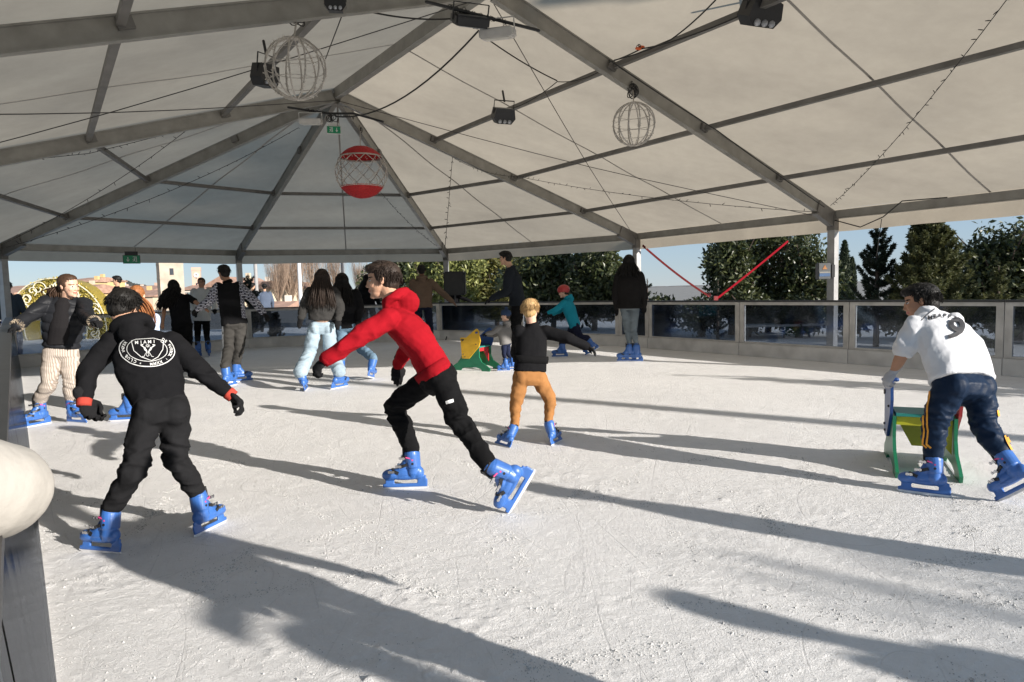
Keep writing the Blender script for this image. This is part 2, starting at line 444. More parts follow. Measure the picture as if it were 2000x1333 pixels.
def ice_mat():
    m, nt, b = nodes('scraped_ice'); N = nt.nodes; L = nt.links
    tc = N.new('ShaderNodeTexCoord')
    def nz(scale, det, ro=.5, vec=None, dist=0):
        n = N.new('ShaderNodeTexNoise'); n.inputs['Scale'].default_value = scale; n.inputs['Detail'].default_value = det; n.inputs['Roughness'].default_value = ro; n.inputs['Distortion'].default_value = dist
        L.new(vec or tc.outputs['Object'], n.inputs['Vector']); return n.outputs['Fac']
    def math_(op, a, b_=None, clamp=False):
        n = N.new('ShaderNodeMath'); n.operation = op; n.use_clamp = clamp
        for i, s in enumerate((a, b_)):
            if s is None: continue
            if isinstance(s, (int, float)): n.inputs[i].default_value = s
            else: L.new(s, n.inputs[i])
        return n.outputs[0]
    # contour-line scratches
    scr = None
    for k, (s, off, wd, rot) in enumerate(((.35, 0, .0014, .3), (.5, 11, .0016, 1.2), (.8, 23, .0022, 2.1), (.28, 37, .0011, .8), (1.2, 51, .003, 1.7), (.6, 71, .0018, 2.7), (.42, 91, .0013, 2.4))):
        mp = N.new('ShaderNodeMapping'); mp.inputs['Location'].default_value = (off, off * .3, off); mp.inputs['Rotation'].default_value = (0, 0, rot); mp.inputs['Scale'].default_value = (1, .45, 1)
        L.new(tc.outputs['Object'], mp.inputs['Vector'])
        f = nz(s, 0, vec=mp.outputs[0])
        # several contour levels
        f2 = math_('FRACT', math_('MULTIPLY', f, 9)); d = math_('ABSOLUTE', math_('SUBTRACT', f2, .5))
        l = math_('SUBTRACT', 1, math_('DIVIDE', d, wd * 9 * .6), True)
        brk = math_('MULTIPLY', l, math_('MULTIPLY', math_('SUBTRACT', nz(.9 + k * .3, 1), .42, True), 6, True))
        scr = brk if scr is None else math_('MAXIMUM', scr, brk)
    big = nz(.5, 5, .6); mid = nz(5, 6, .7); fine = nz(60, 5, .75); grn = nz(220, 3, .8)
    h = math_('ADD', math_('MULTIPLY', fine, 1.1), math_('MULTIPLY', grn, .7)); h = math_('ADD', h, math_('MULTIPLY', mid, .9))
    h = math_('SUBTRACT', h, math_('MULTIPLY', scr, .22))
    bp = N.new('ShaderNodeBump'); bp.inputs['Strength'].default_value = ICEB; bp.inputs['Distance'].default_value = .012
    L.new(h, bp.inputs['Height']); L.new(bp.outputs[0], b.inputs['Normal'])
    cr = N.new('ShaderNodeValToRGB'); cr.color_ramp.elements[0].position = .35; cr.color_ramp.elements[1].position = .65
    cr.color_ramp.elements[0].color = (.76, .75, .735, 1); cr.color_ramp.elements[1].color = (.90, .888, .87, 1)
    cf = math_('ADD', math_('MULTIPLY', mid, .5), math_('MULTIPLY', big, .5)); cf = math_('ADD', cf, math_('MULTIPLY', math_('SUBTRACT', fine, .5), .25))
    cf = math_('SUBTRACT', cf, math_('MULTIPLY', scr, .25))
    L.new(cf, cr.inputs['Fac']); L.new(cr.outputs[0], b.inputs['Base Color'])
    b.inputs['Roughness'].default_value = .55; b.inputs['Specular IOR Level'].default_value = .35
    return m
ICE = ice_mat()
vv, ff = grid_ice(); me = bpy.data.meshes.new('ice'); me.from_pydata(vv, [], ff); me.update()
ICEO = setp(link('ice', me, ICE, smooth=True), 'pale scraped ice of the skating rink strewn with snow', 'ice', kind='structure')
bm = bmesh.new(); nn = 96
gm = mat('plaza_paving', (.2, .19, .175), .85, var=.2, vscale=.6, bump=.2, bscale=9)
r0 = [bm.verts.new(V((sin(2 * pi * k / nn), cos(2 * pi * k / nn), 0)) * .01 + V((0, 8, -.02))) for k in range(nn)]
for rr in (8, 30, 120, 600, 3000, 8000):
    zz = -.02 if rr < 100 else (-.3)
    r1 = [bm.verts.new(V((rr * sin(2 * pi * k / nn), 8 + rr * cos(2 * pi * k / nn), zz))) for k in range(nn)]
    bridge(bm, r0, r1); r0 = r1
setp(link('ground', b2m(bm), gm), 'grey paved plaza reaching out to the town', 'ground', kind='structure')
# ------------------------------------------------------------------ barrier
def off_line(a, b, o):
    a = V((a.x, a.y, 0)); b = V((b.x, b.y, 0)); t = (b - a).normalized(); n = V((-t.y, t.x, 0)); c = V((A1.x, A1.y, 0))
    if n.dot(c - a) < 0: n = -n
    return a + n * o, t
def isect(l1, l2):
    (p, d), (q, e) = l1, l2; det = d.x * (-e.y) + e.x * d.y
    r = q - p; s = (r.x * (-e.y) + e.x * r.y) / det; return p + d * s
OFF = .629
lA = off_line(Pn[6], Pn[4], OFF); lB = off_line(Pn[4], Pn[3], OFF); lC = off_line(Pn[3], Pn[2], OFF); lD = off_line(Pn[2], Pn[1], OFF)
azb = radians(90 + 36.6); lE = (V((-.11, 0, 0)), V((cos(azb), sin(azb), 0)))
B4, B3, B2, B1 = isect(lA, lB), isect(lB, lC), isect(lC, lD), isect(lD, lE)
RH = .963
framem = mat('grey_barrier_frame', (.50, .475, .44), .6, .05, var=.2, vscale=5, bump=.15, bscale=25)
boardm = mat('pale_kick_board', (.60, .575, .54), .55, var=.2, vscale=3, bump=.1, bscale=12)
capm = mat('black_rail_cap', (.03, .03, .03), .4, var=.2)
def plexi():
    m = bpy.data.materials.new('scuffed_plexiglass'); m.use_nodes = True; nt = m.node_tree; N = nt.nodes; L = nt.links
    N.remove(N['Principled BSDF']); out = N['Material Output']
    tr = N.new('ShaderNodeBsdfTransparent'); tr.inputs[0].default_value = (.48, .51, .55, 1)
    gl = N.new('ShaderNodeBsdfGlossy'); gl.inputs['Roughness'].default_value = .06; gl.inputs[0].default_value = (.8, .88, 1, 1)
    df = N.new('ShaderNodeBsdfDiffuse'); df.inputs[0].default_value = (.3, .33, .38, 1)
    fr = N.new('ShaderNodeFresnel'); fr.inputs[0].default_value = 1.5
    tc = N.new('ShaderNodeTexCoord'); nz = N.new('ShaderNodeTexNoise'); nz.inputs['Scale'].default_value = 2.5; nz.inputs['Detail'].default_value = 8; nz.inputs['Roughness'].default_value = .7
    L.new(tc.outputs['Object'], nz.inputs[0])
    mr = N.new('ShaderNodeMapRange'); mr.inputs[1].default_value = .45; mr.inputs[2].default_value = .8; mr.inputs[3].default_value = .02; mr.inputs[4].default_value = .13
    L.new(nz.outputs[0], mr.inputs[0])
    m1 = N.new('ShaderNodeMixShader'); L.new(mr.outputs[0], m1.inputs[0]); L.new(tr.outputs[0], m1.inputs[1]); L.new(df.outputs[0], m1.inputs[2])
    m2 = N.new('ShaderNodeMixShader'); L.new(fr.outputs[0], m2.inputs[0]); L.new(m1.outputs[0], m2.inputs[1]); L.new(gl.outputs[0], m2.inputs[2]); L.new(m2.outputs[0], out.inputs[0])
    return m
PLEX = plexi()
def near_plexi():
    m = PLEX.copy(); m.name = 'rippled_near_plexiglass'; nt = m.node_tree; N = nt.nodes; L = nt.links
    tc = N.new('ShaderNodeTexCoord'); mp = N.new('ShaderNodeMapping'); mp.inputs['Scale'].default_value = (3, 3, .5); nz = N.new('ShaderNodeTexNoise'); nz.inputs['Scale'].default_value = 3; nz.inputs['Detail'].default_value = 3
    L.new(tc.outputs['Object'], mp.inputs[0]); L.new(mp.outputs[0], nz.inputs[0]); bp = N.new('ShaderNodeBump'); bp.inputs['Strength'].default_value = .1; bp.inputs['Distance'].default_value = .02; L.new(nz.outputs[0], bp.inputs['Height'])
    for n in N:
        if n.type in ('BSDF_GLOSSY', 'FRESNEL'): L.new(bp.outputs[0], n.inputs['Normal'])
        if n.type == 'BSDF_GLOSSY': n.inputs['Roughness'].default_value = .12; n.inputs[0].default_value = (.30, .32, .35, 1)
        if n.type == 'BSDF_TRANSPARENT': n.inputs[0].default_value = (.88, .90, .90, 1)
        if n.type == 'BSDF_DIFFUSE': n.inputs[0].default_value = (.3, .3, .3, 1)
    return m
PLEXN = near_plexi()
def panel(a, b, label, kick=.0, closeup=False):
    t = (b - a).normalized(); Lh = (b - a).length; n = V((-t.y, t.x, 0))
    if n.dot(V((A1.x, A1.y, 0)) - a) < 0: n = -n   # towards the rink
    R3 = Matrix((t, n, V((0, 0, 1)))).transposed(); c = (a + b) / 2
    o = empty('barrier_panel', c, label, 'rink barrier', 'plexiglass barrier panels round the rink')
    bm = bmesh.new(); w_ = .085 if not closeup else .02
    for s in (-1, 1): box(bm, c + t * (s * (Lh / 2 - w_ / 2 - .006)) + V((0, 0, (RH - .03) / 2 + .11)), (w_, .05, RH - .26), R3)
    if not closeup:
        box(bm, c + V((0, 0, RH - .055)), (Lh - .012, .046, .05), R3)
        box(bm, c + V((0, 0, .235)), (Lh - .012, .046, .03), R3)
    for s in (-1, 1): box(bm, c + t * (s * (Lh / 2 - .045)) - n * .25 + V((0, 0, .03)), (.05, .55, .05), R3)
    link('frame', b2m(bm), framem, o)
    bm = bmesh.new()
    if closeup: box(bm, c + n * (.03 + kick) + V((0, 0, .02)), (Lh - .01, .035, .045), R3)
    else: box(bm, c + n * (.02 + kick) + V((0, 0, .11)), (Lh - .01, .07 , .215), R3)
    link('kick_board', b2m(bm), boardm, o)
    bm = bmesh.new(); box(bm, c + V((0, 0, RH - .014)), (Lh - .004, .075 if not closeup else .11, .028), R3); link('top_rail', b2m(bm), capm, o)
    bm = bmesh.new(); 
    if closeup:
        a0 = c + n * (.05 + kick) + V((0, 0, .03)); a1 = c + n * .03 + V((0, 0, RH - .03)); dd = (a1 - a0); zz = dd.normalized(); box(bm, (a0 + a1) / 2, (Lh - .03, .012, dd.length), Matrix((t, zz.cross(t), zz)).transposed())
    else: box(bm, c + n * .012 + V((0, 0, .57)), (Lh - 2 * w_, .008, .66), R3)
    link('pane', b2m(bm), PLEXN if closeup else PLEX, o)
    if closeup and c.y > 2.2:
        bm = bmesh.new(); box(bm, c - n * .07 + V((0, 0, .5)), (Lh - .02, .015, .84), R3); link('banner', b2m(bm), mat('black_banner', (.012, .012, .013), .35, var=.3, vscale=4, bump=.8, bscale=7, bdist=.03), o)
def along(l, u):   # point on ground line seen in column u
    p, d = l; k = (u - 1000) / FPX; w_ = rt - fw * k; a3 = V((p.x, p.y, .5)) - CAM; return p + d * (-(a3.dot(w_)) / (V((d.x, d.y, 0)).dot(w_)))
sA = [along(lA, u) for u in (1962, 1660, 1446, 1268)]
step = (sA[1] - sA[0]).length
chain = [sA[0] + (sA[0] - sA[1]) * k for k in (3, 2, 1)] + sA + ([B4] if (sA[-1] - B4).length > .4 else [])
def sub(a, b, L_=2.2):
    n = max(1, round((b - a).length / L_)); return [a.lerp(b, k / n) for k in range(n + 1)]
lbl = ['barrier panel far out of frame to the right', 'barrier panel just past the right edge of the view', 'barrier panel at the right edge of the view beside the boy in the white shirt', 'wide barrier panel right behind the boy in the white shirt',
       'barrier panel with silver crates and a table seen through it', 'dark barrier panel under the low end of the two red straps', 'barrier panel just behind the woman in the long dark coat']
for i in range(len(chain) - 1): panel(chain[i], chain[i + 1], lbl[min(i, 6)] if i < 7 else 'short barrier panel left of the woman in the long dark coat')
nm = {0: 'near the teal jacket child', 1: 'behind the girls in jeans', 2: 'behind the puffer jacket girl'}
for si, (a, b) in enumerate(((chain[-1], B3), (B3, B2), (B2, B1))):
    q = sub(a, b)
    for i in range(len(q) - 1):
        panel(q[i], q[i + 1], ['first', 'second', 'third', 'fourth', 'fifth'][min(i, 4)] + ' far barrier panel from the right, ' + nm[si])
q = sub(V((.75, -1.15, 0)) , B1, 2.3)
for i in range(len(q) - 1):
    panel(q[i], q[i + 1], ['clear barrier panel behind the camera', 'clear near barrier panel beside the cream coat sleeve', 'clear barrier panel beside the boy in the crested hoodie', 'clear barrier panel where the puffer jacket girl rests her hand', 'clear barrier panel beyond the puffer jacket girl on the left', 'clear barrier panel at the far left corner', 'last clear barrier panel in the far left corner'][min(i, 6)], kick=.06, closeup=True)
# ------------------------------------------------------------------ people
def skinmat(tone):
    c = {'light': (.62, .38, .27), 'olive': (.5, .29, .19), 'tan': (.38, .2, .12), 'dark': (.2, .1, .06)}[tone]
    return mat('skin_' + tone, c, .5, var=.06, vscale=30, spec=.4, sub=.08, bump=.05, bscale=200)
LIP = mat('lips', (.42, .14, .11), .4, var=.05); EYE = mat('eye', (.02, .015, .012), .15); EYEW = mat('eye_white', (.55, .52, .5), .3); 
def hairmat(n):
    c = {'black': (.009, .008, .007), 'dark': (.03, .02, .015), 'brown': (.055, .03, .018), 'blond': (.42, .27, .12), 'auburn': (.28, .11, .04)}[n]
    return mat('hair_' + n, c, .55, var=.35, vscale=60, spec=.25, bump=.4, bscale=90)
def headframe(c, az, pitch=0, roll=0, hh=.22):
    """matrix: local head coords (chin z=0, crown z=1, face +Y) to world; c = head centre"""
    a = radians(az); f = V((cos(a), sin(a), 0))
    R = Matrix((V((f.y, -f.x, 0)), f, V((0, 0, 1)))).transposed()
    R = R @ Matrix.Rotation(radians(pitch), 3, 'X') @ Matrix.Rotation(radians(roll), 3, 'Y')
    M = R.to_4x4() @ Matrix.Scale(hh, 4) @ Matrix.Translation((0, 0, -.5))
    M.translation = M.translation + c
    return M
def head_shapes(bm, M, far=False):
    n = 10 if far else 20
    e = lambda c, r: ell(bm, c, r, n=n, mtx=M)
    e((0, -.06, .645), (.335, .42, .355)); e((0, .1, .43), (.265, .27, .37)); e((0, .13, .17), (.19, .2, .15))
    e((0, .26, .075), (.085, .085, .065)); e((0, .28, .585), (.2, .08, .045))
    if not far:
        for s in (-1, 1):
            e((s * .14, .24, .38), (.1, .1, .1)); e((s * .335, -.03, .47), (.03, .075, .115)); e((s * .35, -.05, .52), (.035, .05, .05)); e((s * .12, .275, .505), (.065, .07, .04))
            e((s * .045, .38, .345), (.04, .05, .03))
        e((0, .36, .43), (.035, .055, .11)); e((0, .395, .365), (.045, .06, .04))
        e((0, .33, .255), (.095, .055, .028)); e((0, .325, .212), (.08, .055, .03))
    else:
        e((0, .36, .38), (.05, .08, .09))
        for s in (-1, 1): e((s * .335, -.03, .47), (.035, .08, .12))
def skull_point(rng, back=False):
    while 1:
        v = V((rng.gauss(0, 1), rng.gauss(0, 1), rng.gauss(0, 1))).normalized()
        if v.z < -.35: continue
        if v.y > .35 and v.z < .45: continue
        return v
def hair_mesh(M, hh, style, seed, far, length=.3, side=V((0, 0, 0))):
    rng = random.Random(seed); bm = bmesh.new(); n = 12 if far else 22
    e = lambda c, r: ell(bm, c, r, n=n, mtx=M)
    e((0, -.1, .665), (.36, .43, .365)); e((0, .08, .80), (.315, .32, .205)) if style == 'short' else e((0, .0, .82), (.30, .33, .19)); e((0, -.2, .43), (.3, .27, .3))
    if style != 'tied':
        for s in (-1, 1): e((s * .3, .0, .6), (.06, .14, .16))
    if style in ('short',): e((0, .17, .83), (.27, .27, .15))
    me = remesh(bm, .009 if far else .006, 3)
    amp = .02 * hh * (1 if far else .8)
    Mi_ = M.inverted(); nrm_ = [v.normal.copy() for v in me.vertices]
    for v, nv in zip(me.vertices, nrm_):
        q = Mi_ @ v.co
        v.co += nv * amp * noise.noise(V((atan2(q.x, q.y - .1) * 14, q.z * 3, seed)))
    bm = bmesh.new(); bm.from_mesh(me)
    bpy.data.meshes.remove(me)
    R3 = M.to_3x3()
    ns = {'short': 260, 'tied': 60, 'long': 260, 'curly': 300, 'pony': 260}[style] if far else {'short': 1500, 'tied': 500, 'long': 900, 'curly': 500, 'pony': 700}[style]
    for k in range(ns):
        v = skull_point(rng); base = V((v.x * .345, -.08 + v.y * .42, .66 + v.z * .36)); p = M @ base
        nrm = (R3 @ V((v.x, v.y, v.z))).normalized()
        if style in ('short', 'tied') :
            whorl = (R3 @ V((.25 * rng.gauss(0, 1), .5 + .3 * rng.gauss(0, 1) if v.z > .2 else -.1, -.75 + .6 * max(0, v.z)))).normalized()
            Ls = hh * rng.uniform(.1, .2) * (.5 if style == 'tied' else 1)
            p1 = p + (nrm * .28 + whorl * .7).normalized() * Ls * .6; p2 = p1 + (nrm * -.05 + whorl) * Ls * .5
            tube(bm, [p - nrm * .006, p1, p2], [hh * .011, hh * .009, hh * .002], n=3, round_ends=False, smooth=False)
    if style in ('long', 'curly', 'pony'):
        for k in range(ns):
            v = skull_point(rng); base = V((v.x * .35, -.08 + v.y * .42, .66 + v.z * .36)); p = M @ base
            nrm = (R3 @ V((v.x, v.y, v.z))).normalized(); back = R3 @ V((0, -1, 0)); back.normalize(); lat = (R3 @ V((1, 0, 0))).normalized()
            if style == 'pony':
                tie = M @ V((0, -.5, .5)); Lt = length * rng.uniform(.6, 1)
                sp = V((rng.gauss(0, 1), rng.gauss(0, 1), 0)) * .018
                q1 = tie + back * .025 + sp - V((0, 0, .03)); q2 = tie + back * .03 + V((0, 0, -1)) * Lt * .5 + sp * 1.8 + side * .5; q3 = tie + V((0, 0, -1)) * Lt + sp * 1.3 + side
                tube(bm, [tie, q1, q2, q3], [.003, .008, .008, .002], n=3, round_ends=False, sub=3)
                continue
            Lt = length * rng.uniform(.65, 1.05); hang = V((0, 0, -1))
            drop_from = M @ V((v.x * .42, min(.02, -.12 + v.y * .34), .38))
            q1 = M @ V((v.x * .4, -.1 + v.y * .43, .60 + v.z * .22))
            spr = lat * (v.x * .05 + rng.gauss(0, .012)) + back * (.02 + .03 * rng.random())
            q3 = drop_from + spr + hang * Lt * .5 + side * .5; q4 = drop_from + spr * 1.5 + hang * Lt + side + lat * rng.gauss(0, .012)
            if style == 'curly':
                w_ = .022; q3 += V((rng.gauss(0, w_), rng.gauss(0, w_), rng.gauss(0, w_))); q4 += V((rng.gauss(0, w_), rng.gauss(0, w_), rng.gauss(0, w_)))
                mid = drop_from.lerp(q3, .5) + V((rng.gauss(0, w_), rng.gauss(0, w_), 0)); m2 = q3.lerp(q4, .5) + V((rng.gauss(0, w_), rng.gauss(0, w_), 0))
                tube(bm, [p, q1, drop_from, mid, q3, m2, q4], [.004, .009, .010, .009, .008, .006, .001], n=3, round_ends=False, sub=2)
            else:
                tube(bm, [p, q1, drop_from, q3, q4], [.004, .009, .011, .009, .001], n=3, round_ends=False, sub=3)
    return b2m(bm)
def hand_shapes(bm, M, curl=.5, s=1.0, fat=1.0, side=1):
    """hand along +Y, palm down -Z, thumb on the +X*side; M to world"""
    def P(x, y, z): return M @ (V((x * side, y, z)) * s)
    f = fat * s
    ell(bm, (0, .05 * s, 0), (.041 * f, .052 * s, .016 * f), n=14, mtx=M); ell(bm, (0, .075 * s, 0), (.04 * f, .025 * s, .015 * f), n=14, mtx=M)
    ell(bm, (.022 * side * s, .035 * s, -.006 * s), (.02 * f, .03 * s, .014 * f), n=12, mtx=M)
    for i, (x, y0, L) in enumerate(((.03, .088, .068), (.0105, .094, .078), (-.0095, .09, .072), (-.029, .08, .056))):
        a = 0; p = V((x, y0 - .015, 0)); pts = [P(*p)]
        spread = x * 1.6
        for seg, fr in enumerate((.42 + .15, .3, .26)):
            a += curl * (.55, .95, .75)[seg] * (1 + .12 * (i - 1.5) * (.6 + .3 * sin(i * 3)))
            p = p + V((spread * (1 - curl) * .3, cos(a), -sin(a))) * (L * fr); pts.append(P(*p))
        tube(bm, pts, [.0095 * f, .009 * f, .0085 * f, .007 * f], n=8, smooth=False)
    pts = [P(.022, .02, -.004), P(.045, .045, -.014), P(.05 - .012 * curl, .07, -.02 - .014 * curl), P(.042 - .02 * curl, .09, -.028 - .02 * curl)]
    tube(bm, pts, [.013 * f, .011 * f, .0095 * f, .008 * f], n=8, smooth=False)
def handM(wr, fore, palm, ):
    y = fore.normalized(); z = -(palm - y * palm.dot(y)).normalized(); x = y.cross(z)
    M = Matrix((x, y, z)).transposed().to_4x4(); M.translation = wr; return M
_glove = {}
def glove_mesh(curl, side, fine=True):
    k = (round(curl, 2), side, fine)
    if k not in _glove:
        bm = bmesh.new(); hand_shapes(bm, Matrix(), curl, 1.0, 1.16, side)
        tube(bm, [V((0, -.045, 0)), V((0, -.01, 0)), V((0, .03, 0))], [.034, .030, .028], n=14, flat=.8, smooth=False)
        me = remesh(bm, .0045 if fine else .007, 2); folds(me, .0012, sx=(60, 40, 60)); _glove[k] = me
    return _glove[k]
BLUE = mat('blue_skate_plastic', (.034, .118, .37), .38, var=.1, vscale=14, spec=.5, coat=.25, bump=.06, bscale=60)
BLKP = mat('black_strap', (.014, .014, .015), .45, var=.2); SILV = mat('chrome_buckle', (.55, .55, .56), .25, 1, var=.1); BLADE = mat('scuffed_blade', (.72, .72, .73), .45, .5, var=.15)
FROST = mat('frosted_blade', (.7, .72, .74), .6, var=.2)
LINER = mat('black_liner', (.013, .013, .014), .8, var=.2); LOGO = mat('pink_marking', (.5, .06, .2), .5); YEL = mat('yellow_sticker', (.7, .6, .05), .5)
_sk = {}
def skate_parts():
    if _sk: return _sk
    bm = bmesh.new(); I = Matrix()
    ell(bm, (0, .1, .112), (.043, .075, .042), n=18); ell(bm, (0, .02, .12), (.041, .09, .048), n=18); ell(bm, (0, -.085, .122), (.041, .052, .052), n=18)
    ell(bm, (0, .0, .09), (.04, .125, .022), n=18); ell(bm, (0, .12, .10), (.038, .055, .03), n=18)
    tube(bm, [V((0, -.055, .12)), V((0, -.062, .18)), V((0, -.055, .235)), V((0, -.048, .275))], [.047, .049, .053, .056], n=18, hint=V((1, 0, 0)), flat=1.12)
    tube(bm, [V((0, .045, .13)), V((0, -.01, .19)), V((0, -.015, .25))], [.034, .04, .03], n=14)
    # hinge cuff edge
    tube(bm, [V((0, -.06, .165)), V((0, -.05, .265))], [.0545, .059], n=18, round_ends=False, smooth=False, flat=1.1)
    # blade holder with a window
    for x0, x1, z0, z1 in ((-.15, -.085, .03, .10), (.085, .15, .03, .10), (-.158, .17, .017, .044)):
        box(bm, (0, (x0 + x1) / 2, (z0 + z1) / 2), (.016, x1 - x0, z1 - z0))
    box(bm, (0, -.145, .055), (.014, .03, .04))
    _sk['boot'] = remesh(bm, .0045, 2, .5)
    bm = bmesh.new(); ol = [(-.165, .02), (-.168, .010), (-.15, .002), (-.05, -.001), (.08, -.001), (.15, .004), (.176, .014), (.178, .022)]
    extr(bm, ol, .005, Matrix(((0, 0, 1, 0), (1, 0, 0, 0), (0, 1, 0, 0), (0, 0, 0, 1)))); _sk['blade'] = b2m(bm)
    bm = bmesh.new(); tube(bm, [V((0, -.05, .25)), V((0, -.045, .31))], [.049, .052], n=16, round_ends=False, smooth=False)
    box(bm, (0, .012, .285), (.05, .012, .075)); _sk['liner'] = remesh(bm, .006, 2)
    def strap(z, y, r, tilt):
        bm = bmesh.new(); pts = []
        for k in range(9):
            a = radians(-100 + 200 * k / 8); pts.append(V((sin(a) * r, y + cos(a) * r * 1.12, z + tilt * cos(a))))
        for k in range(8): beam(bm, pts[k], pts[k + 1], .022, .008, hint=(V((pts[k].x, pts[k].y - y, 0)).normalized()))
        return bm
    L = []
    for z, y, r, tl in ((.245, -.035, .056, -.01), (.185, -.01, .052, -.02)):
        L.append(b2m(strap(z, y, r, tl)))
    bm = strap(.128, .055, .044, .018)
    L.append(b2m(bm)); _sk['straps'] = L
    B = []
    for y, z, x in ((.018, .235, .052), (.045, .175, .047), (.10, .135, .042)):
        for s in (1, -1):
            bm = bmesh.new(); R3 = Matrix.Rotation(s * .35, 3, 'Y')
            box(bm, (s * x, y, z), (.008, .045, .016), R3); box(bm, (s * (x + .005), y + .012, z), (.006, .006, .022), R3); box(bm, (s * (x + .005), y - .012, z), (.006, .006, .022), R3)
            B.append(b2m(bm))
    _sk['buckles'] = B
    _sk['rivet'] = []; _sk['mark'] = []
    for s in (1, -1):
        bm = bmesh.new(); tube(bm, [V((s * .053, -.06, .195)), V((s * .062, -.06, .195))], [.010, .009], n=10, round_ends=False, smooth=False); _sk['rivet'].append(b2m(bm))
    for s in (1, -1): bm = bmesh.new(); box(bm, (s * .0605, -.035, .237), (.003, .05, .01), Matrix.Rotation(.25, 3, 'X')); box(bm, (s * .0605, -.06, .222), (.003, .012, .012)); _sk['mark'].append(b2m(bm))
    return _sk
def add_skate(parent, M, detail=True, dark=False):
    """boot with blade, straps, buckles; M local->world"""
    P = skate_parts(); pm = parent.matrix_basis.inverted()
    def mk(name, me, m, par, local):
        if not me.materials: me.materials.append(m)
        o = bpy.data.objects.new(name, me); COL.objects.link(o); o.parent = par; o.matrix_basis = local; return o
    for f in P['boot'].polygons: f.use_smooth = True
    b = mk('skate', P['boot'], BLUE, parent, pm @ M)
    I = Matrix()
    mk('blade', P['blade'], BLADE, b, I)
    for f in P['liner'].polygons: f.use_smooth = True
    mk('liner', P['liner'], LINER, b, I)
    for s_ in P['straps'][0 if detail else 2:]: mk('strap', s_, BLKP, b, I)
    if detail:
        for s_ in P['buckles']: mk('buckle', s_, SILV, b, I)
        
        for s_ in P['rivet']: mk('rivet', s_, BLKP, b, I)
        for s_ in P['mark']: mk('marking', s_, LOGO, b, I)
    return b
def skateM(pos, az, pitch=0, roll=0, s=1.0):
    """pos = ground contact guess; blade's lowest point set to pos.z"""
    a = radians(az); f = V((cos(a), sin(a), 0)); R = Matrix((V((f.y, -f.x, 0)), f, V((0, 0, 1)))).transposed()
    R = R @ Matrix.Rotation(radians(pitch), 3, 'X') @ Matrix.Rotation(radians(roll), 3, 'Y')
    M = R.to_4x4() @ Matrix.Scale(s, 4)
    lo = min((M @ V(p)).z for p in ((0, -.165, .02), (0, -.15, 0), (0, .15, 0), (0, .178, .02), (0, .14, .08)))
    M.translation = V((pos.x, pos.y, pos.z - lo - .003)); return M
LOOSE = dict(jog=[.080, .074, .063, .060, .057, .049], wide=[.095, .095, .088, .088, .09, .095], slim=[.078, .068, .054, .05, .042, .04], straight=[.085, .078, .066, .064, .06, .058])
